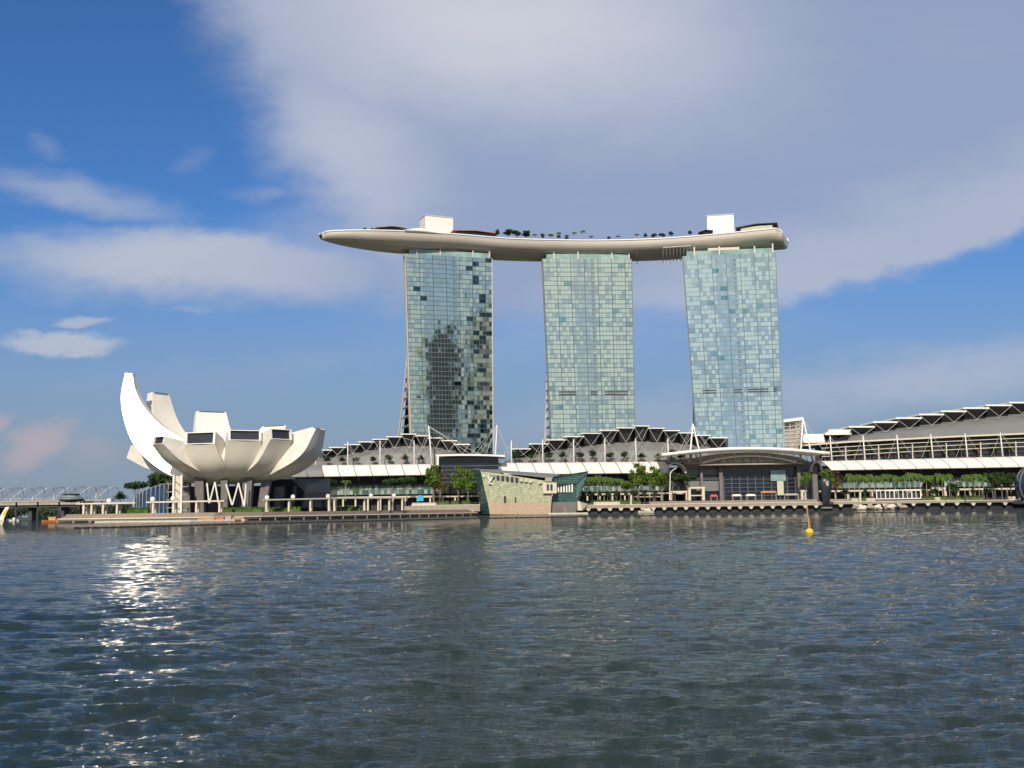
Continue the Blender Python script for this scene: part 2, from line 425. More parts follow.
# white coping along the water edge of the boardwalk, with the dark gap and piles below it
pts = [(PX(px, Y), Y) for px, Y in shore if px <= 480]
mb = MB(); mc = MB()
for a, b in zip(pts, pts[1:]):
    mb.tube([(a[0], a[1]-.15, 1.12), (b[0], b[1]-.15, 1.12)], .32, 6)
    n = max(2, int(math.hypot(b[0]-a[0], b[1]-a[1])/8))
    for k in range(n): mc.boxc((a[0]+(b[0]-a[0])*k/n, a[1]+(b[1]-a[1])*k/n+.4, 0.1), .7, .7, 1.5)
cop = empty('kerb', (pts[0][0], pts[0][1], 0), 'long cream kerb on stub piles along the curved water edge below the boardwalk', 'kerb')
mb.build('coping', 'cream', cop); mc.pieces('pile', 'conc', cop)
# low pontoon in front of the museum
def strip_thing(name, pl, wid, z0, z1, m, label, cat):
    mb = MB()
    for a, b in zip(pl, pl[1:]):
        mb.hexa([(a[0], a[1], z0), (b[0], b[1], z0), (b[0], b[1]+wid, z0), (a[0], a[1]+wid, z0), (a[0], a[1], z1), (b[0], b[1], z1), (b[0], b[1]+wid, z1), (a[0], a[1]+wid, z1)])
    c = pl[0]; o = mb.build(name, m, origin=(c[0], c[1], 0)); return tag(o, label, cat)
strip_thing('pontoon', [(PX(95, 372), 372), (PX(140, 362), 362), (PX(190, 362), 362), (PX(235, 372), 372)], 9, -.4, .45, 'cream', 'long low cream pontoon floating before the curled white museum', 'pontoon')
# floating boom across the bay
bp = [(75, 205), (120, 212), (200, 235), (300, 262), (380, 285), (450, 318), (530, 331), (620, 340), (700, 345), (850, 345), (1000, 345), (1200, 350)]
pp = [Vector((PX(a, b), b, .05)) for a, b in bp]
boom = empty('floating_boom', pp[0], 'long dark line of floats strung across the whole bay', 'boom')
mb = MB(); mb.tube(pp, .09, 6); mb.build('rope', 'rubber', boom)
mb = MB()
for a, b in zip(pp, pp[1:]):
    n = int((b-a).length/1.7)
    for k in range(n):
        c = a+(b-a)*(k/n); d = (b-a).normalized()
        mb.tube([c, c+d*1.15], .19, 6)
o = mb.build('float', 'rubber', boom); o['kind'] = 'stuff'

# ---------------------------------------------------------------- hotel towers
def facade_mat(name, cols, rows, warm, darkcol, seed, curtain=.45, plain=(.34, .58, .35), ccol=(.46, .56, .48), dkr=0.0):
    m = bpy.data.materials.new(name); m.use_nodes = True; t = m.node_tree; b = t.nodes['Principled BSDF']
    def mm(op, a, b_=None, clamp=False):
        n = t.nodes.new('ShaderNodeMath'); n.operation = op; n.use_clamp = clamp
        for i, v in enumerate((a, b_)):
            if v is None: continue
            if isinstance(v, (int, float)): n.inputs[i].default_value = v
            else: t.links.new(v, n.inputs[i])
        return n.outputs[0]
    uv = t.nodes.new('ShaderNodeTexCoord'); sp = t.nodes.new('ShaderNodeSeparateXYZ'); t.links.new(uv.outputs['UV'], sp.inputs[0])
    u, v = sp.outputs[0], sp.outputs[1]
    fu, fv = mm('FLOOR', u), mm('FLOOR', v)
    cm = t.nodes.new('ShaderNodeCombineXYZ'); t.links.new(fu, cm.inputs[0]); t.links.new(fv, cm.inputs[1]); cm.inputs[2].default_value = seed
    wn = t.nodes.new('ShaderNodeTexWhiteNoise'); t.links.new(cm.outputs[0], wn.inputs['Vector'])
    cm2 = t.nodes.new('ShaderNodeCombineXYZ'); t.links.new(mm('FLOOR', mm('DIVIDE', u, 2)), cm2.inputs[0]); t.links.new(fv, cm2.inputs[1]); cm2.inputs[2].default_value = seed+5
    wn2 = t.nodes.new('ShaderNodeTexWhiteNoise'); t.links.new(cm2.outputs[0], wn2.inputs['Vector'])
    # broad variation: which wings are curtained
    nz = t.nodes.new('ShaderNodeTexNoise'); nz.inputs['Scale'].default_value = .12; nz.inputs['Detail'].default_value = 2
    mp = t.nodes.new('ShaderNodeMapping'); mp.inputs['Location'].default_value = (seed*3.1, seed, 0); t.links.new(uv.outputs['UV'], mp.inputs[0]); t.links.new(mp.outputs[0], nz.inputs['Vector'])
    # middle core has plain glass
    core = mm('MULTIPLY', mm('GREATER_THAN', u, cols*plain[0]), mm('LESS_THAN', u, cols*plain[1]))
    pr = mm('SUBTRACT', mm('ADD', mm('MULTIPLY', wn2.outputs[0], .26), mm('ADD', mm('MULTIPLY', wn.outputs[0], .57), mm('MULTIPLY', nz.outputs[0], .5))), mm('MULTIPLY', core, plain[2]))
    sm = t.nodes.new('ShaderNodeMapRange'); t.links.new(pr, sm.inputs[0]); sm.inputs[1].default_value = .62-curtain*.3; sm.inputs[2].default_value = .85-curtain*.3
    sm.inputs[4].default_value = .78; cur = sm.outputs[0]
    dk = mm('GREATER_THAN', mm('ADD', wn2.outputs[0], mm('MULTIPLY', mm('GREATER_THAN', u, cols*.68), dkr)), .978)
    lu = mm('LESS_THAN', mm('FRACT', u), .10); lv = mm('LESS_THAN', mm('FRACT', v), .16)
    lu2 = mm('LESS_THAN', mm('FRACT', mm('DIVIDE', u, 4)), .045)
    line = mm('MAXIMUM', mm('MAXIMUM', mm('MULTIPLY', lu, .55), mm('MULTIPLY', lv, .85)), lu2)
    # ladder of small openings up the middle
    kcol = round(cols*.545)
    lad = mm('MULTIPLY', mm('MULTIPLY', mm('COMPARE', fu, kcol), mm('LESS_THAN', mm('FRACT', u), .75)), mm('GREATER_THAN', mm('FRACT', v), .45))
    for n_ in t.nodes:
        if n_.type == 'MATH' and n_.operation == 'COMPARE': n_.inputs[2].default_value = .4
    def mixc(f, a, c):
        n = t.nodes.new('ShaderNodeMix'); n.data_type = 'RGBA'; t.links.new(f, n.inputs[0])
        for i, x in ((6, a), (7, c)):
            if isinstance(x, tuple): n.inputs[i].default_value = (*x, 1)
            else: t.links.new(x, n.inputs[i])
        return n.outputs[2]
    glass = mixc(wn.outputs[0], tuple(x*.80 for x in warm), tuple(min(1, x*1.0) for x in warm))
    c = mixc(cur, glass, ccol)
    c = mixc(dk, c, darkcol); c = mixc(line, c, (.065, .105, .105)); c = mixc(mm('MULTIPLY', lad, .30), c, (.05, .08, .09))
    t.links.new(c, b.inputs['Base Color'])
    met = mm('SUBTRACT', .97, mm('MULTIPLY', mm('MAXIMUM', cur, line), .42)); t.links.new(met, b.inputs['Metallic'])
    b.inputs['Roughness'].default_value = .07
    t.links.new(mm('ADD', mm('MULTIPLY', line, .35), .06), b.inputs['Roughness'])
    # every pane sits a little differently in its frame
    ge = t.nodes.new('ShaderNodeNewGeometry')
    vs = t.nodes.new('ShaderNodeVectorMath'); vs.operation = 'SUBTRACT'; t.links.new(wn.outputs['Color'], vs.inputs[0]); vs.inputs[1].default_value = (.5, .5, .5)
    vk = t.nodes.new('ShaderNodeVectorMath'); vk.operation = 'SCALE'; t.links.new(vs.outputs[0], vk.inputs[0]); vk.inputs['Scale'].default_value = .012
    nb = t.nodes.new('ShaderNodeTexNoise'); nb.inputs['Scale'].default_value = .35; t.links.new(uv.outputs['UV'], nb.inputs['Vector'])
    vs2 = t.nodes.new('ShaderNodeVectorMath'); vs2.operation = 'SUBTRACT'; t.links.new(nb.outputs['Color'], vs2.inputs[0]); vs2.inputs[1].default_value = (.5, .5, .5)
    vk2 = t.nodes.new('ShaderNodeVectorMath'); vk2.operation = 'SCALE'; t.links.new(vs2.outputs[0], vk2.inputs[0]); vk2.inputs['Scale'].default_value = .035
    a1 = t.nodes.new('ShaderNodeVectorMath'); t.links.new(ge.outputs['Normal'], a1.inputs[0]); t.links.new(vk.outputs[0], a1.inputs[1])
    a2 = t.nodes.new('ShaderNodeVectorMath'); t.links.new(a1.outputs[0], a2.inputs[0]); t.links.new(vk2.outputs[0], a2.inputs[1])
    nn = t.nodes.new('ShaderNodeVectorMath'); nn.operation = 'NORMALIZE'; t.links.new(a2.outputs[0], nn.inputs[0])
    t.links.new(nn.outputs[0], b.inputs['Normal'])
    return m
# (label, top-left px, top-right px, top y left/right, bottom y ref, bottom-left px, bottom-right px, depth, turn)
TOW = [
    dict(tl=(405.3, 254), tr=(491.6, 258), bl=(411.5, 446), br=(492.6, 446), Y=742, th=R(17), m=('green_tower_glass', (.62, .73, .62)), dk=(.04, .08, .09), cur=.30,
         label='left hotel tower, dark reflection in its glass, white leg splaying out left'),
    dict(tl=(542.4, 259), tr=(631.3, 259), bl=(551, 438), br=(634.6, 438), Y=765, th=R(5), m=('pale_tower_glass', (.74, .83, .70)), dk=(.26, .42, .40), cur=.50,
         label='middle hotel tower of pale green glass between its two twins'),
    dict(tl=(682.6, 257), tr=(775.2, 252), bl=(697, 446), br=(783, 447), Y=752, th=R(-7), m=('blue_tower_glass', (.68, .81, .77)), dk=(.24, .42, .44), cur=.42,
         label='right hotel tower of bluish glass beneath the blunt end of the roof deck'),
]
def plane_pt(px, py, org, nrm):
    d = _f + CR*((px-512)/F) + CU*((384-py)/F)
    k = (org-EYE).dot(nrm)/d.dot(nrm); return EYE + d*k
towers = []
for ti, T in enumerate(TOW):
    th = T['th']; nrm = Vector((math.sin(th), -math.cos(th), 0)); ax = Vector((math.cos(th), math.sin(th), 0)); bk = -nrm
    mid = (T['tl'][0]+T['tr'][0])/2
    org = P(mid, 400, T['Y'])
    A = plane_pt(*T['tl'], org, nrm); B = plane_pt(*T['tr'], org, nrm)
    C0 = plane_pt(*T['bl'], org, nrm); D0 = plane_pt(*T['br'], org, nrm)
    zt = (A.z+B.z)/2; zb = 3.0
    def sx(p, q, z): t_ = (z-p.z)/(q.z-p.z); return (p+(q-p)*t_)
    def L_(z): a = sx(A, C0, z); return Vector((a.x, a.y, z))
    def R_(z): a = sx(B, D0, z); return Vector((a.x, a.y, z))
    root = empty('hotel_tower', ((A.x+B.x)/2, A.y+10, zb), T['label'], 'tower', 'the three hotel towers')
    cols, rows = 26, int((zt-zb)/3.2)
    mb = MB(); nz_ = 14
    # front curve: the slab leans back slightly above its foot
    def fwd(z):
        t_ = (z-zb)/(zt-zb); return nrm*(5.0*max(0, .45-t_)**2/.2)
    for k in range(nz_):
        z0 = zb+(zt-zb)*k/nz_; z1 = zb+(zt-zb)*(k+1)/nz_
        mb.face([L_(z0)+fwd(z0), R_(z0)+fwd(z0), R_(z1)+fwd(z1), L_(z1)+fwd(z1)],
                [(0, rows*k/nz_), (cols, rows*k/nz_), (cols, rows*(k+1)/nz_), (0, rows*(k+1)/nz_)])
    fm = facade_mat(T['m'][0], cols, rows, T['m'][1], T['dk'], ti*7+1, T['cur'], (.20, .60, .55) if ti == 0 else (.34, .58, .35), ((.48, .57, .47), (.58, .68, .56), (.56, .70, .65))[ti], (.20, 0, 0)[ti])
    mb.build('glass_front', fm, root)
    TH = 7.0                                 # thickness of each slab
    def slab_side(mb, side, f0, f1):
        for k in range(nz_):
            z0 = zb+(zt-zb)*k/nz_; z1 = zb+(zt-zb)*(k+1)/nz_
            p0, p1 = side(z0), side(z1)
            q = [p0+f0(z0), p0+f1(z0), p1+f1(z1), p1+f0(z1)]
            mb.face(q)
    mb = MB()
    for sd_f in (L_, R_):
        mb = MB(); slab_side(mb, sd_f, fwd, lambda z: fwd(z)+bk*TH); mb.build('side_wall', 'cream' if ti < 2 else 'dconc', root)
    mb = MB(); mb.face([L_(zt), R_(zt), R_(zt)+bk*TH, L_(zt)+bk*TH])
    for k in range(nz_):
        z0 = zb+(zt-zb)*k/nz_; z1 = zb+(zt-zb)*(k+1)/nz_
        mb.face([L_(z0)+fwd(z0)+bk*TH, R_(z0)+fwd(z0)+bk*TH, R_(z1)+fwd(z1)+bk*TH, L_(z1)+fwd(z1)+bk*TH])
    mb.build('back_wall', 'darkglass', root)
    # rear slab: upright at the top, splaying back towards its foot
    def off(z):
        t_ = (z-zb)/(zt-zb); return bk*(TH+.5+ (60, 44, 34)[ti]*max(0, 1-t_/.62)**1.15)
    rb = MB(); fins = []
    for side, sg in ((L_, -1), (R_, 1)):
        fins += [MB(), MB()]
        for k in range(nz_):
            z0 = zb+(zt-zb)*k/nz_; z1 = zb+(zt-zb)*(k+1)/nz_
            ins_ = lambda z: ax*(-sg)*3.2*min(1, max(0, ((z-zb)/(zt-zb)-.30)/.4))
            p0, p1 = side(z0)+off(z0)+ins_(z0), side(z1)+off(z1)+ins_(z1)
            rb.face([p0, p0+bk*TH, p1+bk*TH, p1])
            # white edge fins on both sides of the leg
            for g in (0, TH):
                a, b = p0+bk*g, p1+bk*g; o_ = ax*sg*.5
                fins[-2 if g == 0 else -1].hexa([a, a+o_, a+o_+bk*1.3, a+bk*1.3, b, b+o_, b+o_+bk*1.3, b+bk*1.3])
    for k in range(nz_):
        z0 = zb+(zt-zb)*k/nz_; z1 = zb+(zt-zb)*(k+1)/nz_
        for g in (0, TH):
            rb.face([L_(z0)+off(z0)+bk*g+ax*3.3, R_(z0)+off(z0)+bk*g-ax*3.3, R_(z1)+off(z1)+bk*g-ax*3.3, L_(z1)+off(z1)+bk*g+ax*3.3])
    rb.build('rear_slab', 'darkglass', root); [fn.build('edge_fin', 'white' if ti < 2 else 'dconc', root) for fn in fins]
    # floors seen in the gap between the two legs
    fl = MB(); z = zb+6
    while z < zb+(zt-zb)*.55:
        for side in (L_,):
            p = side(z); a = p+fwd(z)+bk*TH; b = p+off(z); i_ = ax*6
            if (b-a).length > 1.2: fl.hexa([a, a+i_, b+i_, b, a+Vector((0,0,.8)), a+i_+Vector((0,0,.8)), b+i_+Vector((0,0,.8)), b+Vector((0,0,.8))])
        z += 3.2*2
    fl.pieces('floor_slab', 'conc', root)
    # white edge fin of the glass front
    for side, sg in ((L_, -1), (R_, 1)):
        ef = MB()
        for k in range(nz_):
            z0 = zb+(zt-zb)*k/nz_; z1 = zb+(zt-zb)*(k+1)/nz_
            a, b = side(z0)+fwd(z0), side(z1)+fwd(z1); o_ = ax*sg*.45; f_ = nrm*.25; g_ = bk*.6
            ef.hexa([a+f_, a+o_+f_, a+o_+g_, a+g_, b+f_, b+o_+f_, b+o_+g_, b+g_])
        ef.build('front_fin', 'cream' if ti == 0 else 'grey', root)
    # crown: set back glass parapet, rail posts and plant screens
    up = Vector((0, 0, 1)); wv = (R_(zt)-L_(zt)); 
    cr = MB(); a = L_(zt)+wv*.045+bk*.6; b = R_(zt)-wv*.03+bk*.6
    cr.hexa([a, b, b+bk*8, a+bk*8, a+up*3.6, b+up*3.6, b+bk*8+up*3.6, a+bk*8+up*3.6]); cr.build('crown_band', 'aqua', root)
    cp = MB()
    for fr, hh in ((.13, 6.5), (.40, 6), (.78, 5.2), (.975, 6.5)):
        c = L_(zt)+wv*fr+bk*.2; cp.boxc((c.x, c.y, zt+hh/2), .9, .9, hh, th)
    cp.pieces('crown_post', 'steel', root)
    cs = MB(); a = L_(zt)+wv*.28+bk*2+up*3.6; b = L_(zt)+wv*.62+bk*2+up*3.6
    cs.hexa([a, b, b+bk*4, a+bk*4, a+up*2.0, b+up*2.0, b+bk*4+up*2.0, a+bk*4+up*2.0]); cs.build('plant_screen', 'cream', root)
    # louvred plant floor
    if ti:
        zl = PZ(588, 395, 765) if ti == 1 else PZ(735, 393, 752)
        for f0, f1 in (((.115, .31), (.49, .57), (.66, .93)) if ti == 1 else ((.11, .27), (.47, .56), (.63, .86), (.91, .95))):
            for s_ in (0, 1.7):
                lm = MB(); z0 = zl+s_; a = L_(z0)+(R_(z0)-L_(z0))*f0+nrm*.2; b = L_(z0)+(R_(z0)-L_(z0))*f1+nrm*.2
                a = a+fwd(z0); b = b+fwd(z0)
                lm.hexa([a, b, b+bk*.6, a+bk*.6, a+up*.9, b+up*.9, b+bk*.6+up*.9, a+bk*.6+up*.9]); lm.build('louver', 'dgrey', root)
    else:
        zl = PZ(415, 399, 742); lm = MB(); a = L_(zl)+(R_(zl)-L_(zl))*.08+nrm*.25+fwd(zl); b = L_(zl)+(R_(zl)-L_(zl))*.13+nrm*.25+fwd(zl)
        lm.hexa([a, b, b+bk*.6, a+bk*.6, a+up*1.6, b+up*1.6, b+bk*.6+up*1.6, a+bk*.6+up*1.6]); lm.build('louver', 'dgrey', root)
    towers.append(dict(A=A, B=B, zt=zt, ax=ax, nrm=nrm, bk=bk, root=root))

# ---------------------------------------------------------------- roof deck across the towers
def catmull(pts, n):
    res = []
    q = [pts[0]*2-pts[1]] + pts + [pts[-1]*2-pts[-2]]
    for i in range(1, len(q)-2):
        for k in range(n):
            t_ = k/n; p0, p1, p2, p3 = q[i-1:i+3]
            res.append(.5*((2*p1)+(p2-p0)*t_+(2*p0-5*p1+4*p2-p3)*t_**2+(3*p1-p0-3*p2+p3)*t_**3))
    res.append(pts[-1]); return res
c1 = towers[0]; c2_ = towers[1]; c3 = towers[2]
cen = [(t_['A']+t_['B'])/2 + t_['bk']*11 for t_ in (c1, c2_, c3)]
ctl = []
# (px, top y of rim, depth, half width, hull depth)
SP = [(320.8, 233.4, 714, 1.6, 2.6), (325, 231.6, 716, 5, 4.8), (342, 230.4, 721, 10.5, 6.9), (372, 230.2, 730, 15.5, 9.2), (405, 231.335, 741, 18, 10.2328), (448, 234.172, 754, 19, 9.89375),
      (500, 238.5, 767, 19, 10), (545, 240.1, 776, 19, 10), (588, 240.7, 780, 19, 9.8), (635, 239.9, 780, 19, 10), (680, 237.5, 777, 19, 10.2), (730, 233.1, 771, 18.5, 10.2),
      (765, 229.7, 765, 17.5, 10), (778, 228.337, 762, 16, 10.7533), (783.5, 230.02, 760.5, 14, 9.62), (785.5, 233.52, 760, 12.5, 5.62)]
arr = [Vector((P(a, b, d).x, d, PZ(a, b, d-hw))) for a, b, d, hw, hd in SP]
hws = [Vector((s[3], s[4], 0)) for s in SP]
cl = catmull(arr, 5); hw = catmull(hws, 5)
hull = MB(); deckm = MB(); rim = MB(); rings = []; dr = []
def frame(k):
    a = cl[max(k-1, 0)]; b = cl[min(k+1, len(cl)-1)]; d = (b-a); d.z = 0; d.normalize(); return d, Vector((-d.y, d.x, 0))
for k, c in enumerate(cl):
    d, n = frame(k); ww, hh = hw[k].x, hw[k].y
    ring = []
    fz = hh*.24                          # upright fascia, then the rounded underside
    for q in range(17):
        if q in (0, 16): ring.append(c + n*ww*(-1 if q == 0 else 1)); continue
        t_ = math.pi*(q-1)/14; x = -math.cos(t_); s_ = math.sin(t_)
        ring.append(c + n*(ww*x*.995) + Vector((0, 0, -fz-(hh-fz)*s_)))
    rings.append(ring)
hull.loft(rings, closed=False, caps=False)
sroot = empty('roof_deck', cen[1]+Vector((0, 0, 4)), 'long pale boat shaped roof deck lying across all three hotel towers', 'roof deck')
def hull_mat():
    m = M['hull'].copy(); m.name = 'hull_panels'; t = m.node_tree; b = t.nodes['Principled BSDF']
    ge = t.nodes.new('ShaderNodeNewGeometry'); sp = t.nodes.new('ShaderNodeSeparateXYZ'); t.links.new(ge.outputs['Position'], sp.inputs[0])
    wv = t.nodes.new('ShaderNodeMath'); wv.operation = 'MULTIPLY'; wv.inputs[1].default_value = .62; t.links.new(sp.outputs[2], wv.inputs[0])
    fr = t.nodes.new('ShaderNodeMath'); fr.operation = 'FRACT'; t.links.new(wv.outputs[0], fr.inputs[0])
    lt = t.nodes.new('ShaderNodeMath'); lt.operation = 'LESS_THAN'; lt.inputs[1].default_value = .10; t.links.new(fr.outputs[0], lt.inputs[0])
    src = b.inputs['Base Color'].links[0].from_socket
    mx = t.nodes.new('ShaderNodeMix'); mx.data_type = 'RGBA'; t.links.new(lt.outputs[0], mx.inputs[0]); t.links.new(src, mx.inputs[6]); mx.inputs[7].default_value = (.42, .39, .35, 1)
    t.links.new(mx.outputs[2], b.inputs['Base Color']); return m
hull.build('hull', hull_mat(), sroot, smooth=True)
mb = MB()
for k in range(len(cl)-1):
    r0, r1 = rings[k], rings[k+1]; dz = Vector((0, 0, -.3)); mb.face([r0[0]+dz, r0[-1]+dz, r1[-1]+dz, r1[0]+dz])
mb.build('deck', 'conc', sroot)
for s_ in (0, -1):
    mb = MB(); mb.tube([r[s_]+Vector((0, 0, .25)) for r in rings], .55, 6); mb.build('rim', 'white', sroot, smooth=True)
mb = MB(); mb.face([rings[-1][q] for q in range(17)]); mb.build('end_cap', 'hull', sroot)
def deck_at(px, f):          # a place on the deck: px seen, f = -1 front rim .. 1 back rim
    best = min(range(len(cl)), key=lambda k: abs(proj(cl[k])[0]-px)); d, n = frame(best)
    return cl[best]+n*hw[best].x*f, d, n
# long thin restaurant roofs, glass fronts below them
def deck_building(pxa, pxb, f, h, dep, m_roof, m_wall, label, rough=1):
    pa, d, n = deck_at((pxa+pxb)/2, f); a, _, _ = deck_at(pxa, f); b, _, _ = deck_at(pxb, f)
    root = empty('rooftop_pavilion', pa, label, 'pavilion')
    up = Vector((0, 0, 1)); d = (b-a).normalized()
    wl = MB(); wl.hexa([a+d*2, b-d*2, b-d*2+n*dep, a+d*2+n*dep, a+d*2+up*(h-.5), b-d*2+up*(h-.5), b-d*2+n*dep+up*(h-.5), a+d*2+n*dep+up*(h-.5)]); wl.build('wall', m_wall, root)
    rf = MB(); m_ = (a+b)/2
    for p0, p1, z0, z1 in ((a-d*1.5, m_, h-.4, h+.8), (m_, b+d*1.5, h+.8, h)):
        rf.hexa([p0-n*1.5+up*(z0-.25), p1-n*1.5+up*(z1-.25), p1+n*(dep+1.5)+up*(z1-.25), p0+n*(dep+1.5)+up*(z0-.25), p0-n*1.5+up*(z0+.25), p1-n*1.5+up*(z1+.25), p1+n*(dep+1.5)+up*(z1+.25), p0+n*(dep+1.5)+up*(z0+.25)])
    rf.build('roof', m_roof, root)
    return root
deck_building(372, 398, -.78, 3.4, 10, 'conc', 'darkglass', 'low pavilion with thin brown roof left of the left white block on the roof deck')
deck_building(448, 486, -.8, 4.0, 11, 'gold', 'darkglass', 'long brown roofed pavilion right of the left white block on the roof deck')
deck_building(698, 712, -.8, 3.8, 10, 'dgrey', 'darkglass', 'short dark roofed pavilion left of the right white block on the roof deck')
deck_building(735, 779, -.8, 4.6, 12, 'dgrey', 'curtain', 'long dark roofed pavilion at the blunt right end of the roof deck')
# white canopy swell
a, d, n = deck_at(416, -.75)
mb = MB(); rg = []
for k in range(9):
    t_ = k/8; ww = 3.4*math.sin(math.pi*t_)**1.2+.05; c = a+d*(-13+26*t_)
    rg.append([c+n*(6*math.cos(q*math.pi/6))+Vector((0, 0, .3+ww*math.sin(q*math.pi/6))) for q in range(7)])
mb.loft(rg); o = mb.build('shell_canopy', 'white', origin=a, smooth=True); tag(o, 'small white shell canopy on the roof deck above the left tower', 'canopy')
for pa, pb, yt, lab in ((420.5, 450, 217, 'white box shaped lift block on the roof deck above the left tower'), (708, 734.5, 215.5, 'white box shaped lift block on the roof deck above the right tower')):
    c, d, n = deck_at((pa+pb)/2, .25)
    x0 = P(pa, yt, c.y).x; x1 = P(pb, yt, c.y).x; zt = PZ((pa+pb)/2, yt, c.y-5)
    root = empty('lift_block', c, lab, 'rooftop block')
    wd = (x1-x0)*.99
    mb = MB(); mb.boxc((c.x, c.y, (c.z+zt)/2), wd, 12, zt-c.z, math.atan2(d.y, d.x)); mb.build('wall', 'white', root)
    mb = MB(); mb.boxc((c.x, c.y, zt+.25), wd+.8, 12.8, .5, math.atan2(d.y, d.x)); mb.build('parapet', 'steel', root)
    mb = MB()
    for k in range(3): mb.tube([(c.x-wd*.3+wd*.25*k, c.y, zt+.4), (c.x-wd*.3+wd*.25*k, c.y, zt+2.2+k*.4)], .12, 5)
    mb.build('antenna', 'steel', root)
# maintenance gantries hanging under the hull between middle and right tower
for pa, pb, nn_, lab in ((632, 639, 3, 'small dark service gantry hanging under the roof deck beside the middle tower'), (661, 686, 9, 'wide ribbed service gantry hanging under the roof deck beside the right tower')):
    c, d, n = deck_at((pa+pb)/2, -.75); root = empty('service_gantry', c-Vector((0, 0, 8)), lab, 'gantry')
    a_, _, _ = deck_at(pa, -1.0); b_, _, _ = deck_at(pb, -1.0)
    mb = MB(); mb.tube([a_-Vector((0, 0, 6.5))-n*0.3, b_-Vector((0, 0, 6.5))-n*0.3], .35, 5); mb.tube([a_-Vector((0, 0, 16.2))+n*5, b_-Vector((0, 0, 16.2))+n*5], .3, 5); mb.build('rail', 'steel', root)
    mb = MB()
    for k in range(nn_):
        p_ = a_+(b_-a_)*(k/(nn_-1)); mb.tube([p_-Vector((0, 0, 6.5))-n*0.3, p_-Vector((0, 0, 12))+n*1.2, p_-Vector((0, 0, 16.2))+n*5], .28, 5)
    mb.build('hanger', 'grey', root)

# ---------------------------------------------------------------- vegetation
def crown_mb(rng, blobs, n, size):
    mb = MB()
    tot = sum(b[3]**2 for b in blobs)
    for b in blobs:
        c = Vector(b[:3]); r = b[3]; k = max(6, int(n*b[3]**2/tot))
        for _ in range(k):
            v = Vector((rng.gauss(0, 1), rng.gauss(0, 1), rng.gauss(0, 1))).normalized()
            rr = r*(rng.random()**.45)*rng.uniform(.75, 1.12)
            p = c+Vector((v.x*rr, v.y*rr, v.z*rr*(b[4] if len(b) > 4 else .7)))
            s_ = size*rng.uniform(.6, 1.3)
            a = Vector((rng.gauss(0, 1), rng.gauss(0, 1), rng.gauss(0, .6))).normalized()*s_; q = a.cross(Vector((rng.gauss(0, 1), rng.gauss(0, 1), rng.gauss(0, 1)))).normalized()*s_*.7
            mb.face([p-a, p-q*.6+a*.1, p+a, p+q])
    return mb
def tree_proto(name, h, spread, leaf, seed, n=900, size=.5, low=.35, kind='round', limbs=5):
    """at the origin; returns root"""
    rng = random.Random(seed); root = empty(name, (0, 0, 0))
    tr = MB(); tr.tube([(0, 0, -.3), (rng.uniform(-.2, .2), 0, h*low*.6), (rng.uniform(-.3, .3), rng.uniform(-.2, .2), h*low)], .028*h, 7, .018*h)
    blobs = []
    for k in range(limbs):
        t_ = 2*math.pi*k/limbs+rng.uniform(-.4, .4); rad = spread*rng.uniform(.35, .62)
        if kind == 'umbrella': z = h*rng.uniform(.78, .88); br = spread*rng.uniform(.35, .5); fl = .45
        elif kind == 'tall': z = h*rng.uniform(low+.15, .85); rad *= .75; br = spread*rng.uniform(.38, .55); fl = .9
        else: z = h*rng.uniform(low+.2, .85); br = spread*rng.uniform(.4, .6); fl = .75
        e_ = (rad*math.cos(t_), rad*math.sin(t_), z)
        tr.tube([(0, 0, h*low*.9), (e_[0]*.5, e_[1]*.5, h*low+(z-h*low)*.6), e_], .012*h, 5, .004*h)
        blobs.append((*e_, br, fl))
        blobs.append((e_[0]*1.25+rng.uniform(-1, 1), e_[1]*1.25, z+rng.uniform(-.1, .12)*h*.6, br*.55, fl))
    blobs.append((0, 0, h*.88, spread*.42, .7))
    tr.build('trunk', 'trunk', root); crown_mb(rng, blobs, n, size).build('crown', leaf, root)
    return root
def palm_proto(name, h, seed, fl=2.6, leaf='leaf_palm', nf=15):
    rng = random.Random(seed); root = empty(name, (0, 0, 0))
    tr = MB(); dx = rng.uniform(-.3, .3); tr.tube([(0, 0, -.2), (dx*.3, 0, h*.5), (dx, 0, h)], .19, 6, .13); tr.build('trunk', 'palm_trunk', root)
    mb = MB()
    for k in range(nf):
        t_ = 2*math.pi*k/nf+rng.uniform(-.15, .15); el = rng.uniform(.1, 1.15); ln = fl*rng.uniform(.85, 1.1)
        prev = None
        for q in range(7):
            s_ = q/6; r_ = ln*s_*math.cos(el*.6)*.95; z = h+ln*(math.sin(el)*s_*.9-.95*s_*s_)
            c = Vector((dx+r_*math.cos(t_), r_*math.sin(t_), z)); w_ = (.20+.55*math.sin(math.pi*min(1, s_*.9+.08)))*fl*.28
            sd_ = Vector((-math.sin(t_), math.cos(t_), 0))*w_; dr_ = Vector((0, 0, -w_*.55))
            cur_ = (c-sd_+dr_, c, c+sd_+dr_)
            if prev is not None:
                # leaflets as separate narrow blades with gaps
                mb.face([prev[1], prev[1]*.45+prev[0]*.55, cur_[0], cur_[1]*.5+prev[1]*.5]); mb.face([prev[1], cur_[1]*.5+prev[1]*.5, cur_[2], prev[1]*.45+prev[2]*.55])
            prev = cur_
    mb.build('crown', leaf, root); return root
PROT = {}
def put(kind, x, y, z, h, label, cat, group, rz=None, sxy=None):
    proto = PROTO_H[kind][0]
    if kind not in PROT: PROT[kind] = PROTO_H[kind][1](); o = PROT[kind]
    else:
        o = copy_tree(PROT[kind])
    s_ = h/proto
    o.location = (x, y, z); o.rotation_euler = (0, 0, random.uniform(0, 6.28) if rz is None else rz); k = s_ if sxy is None else sxy
    o.scale = (k, k, s_)
    return tag(o, label, cat, group)
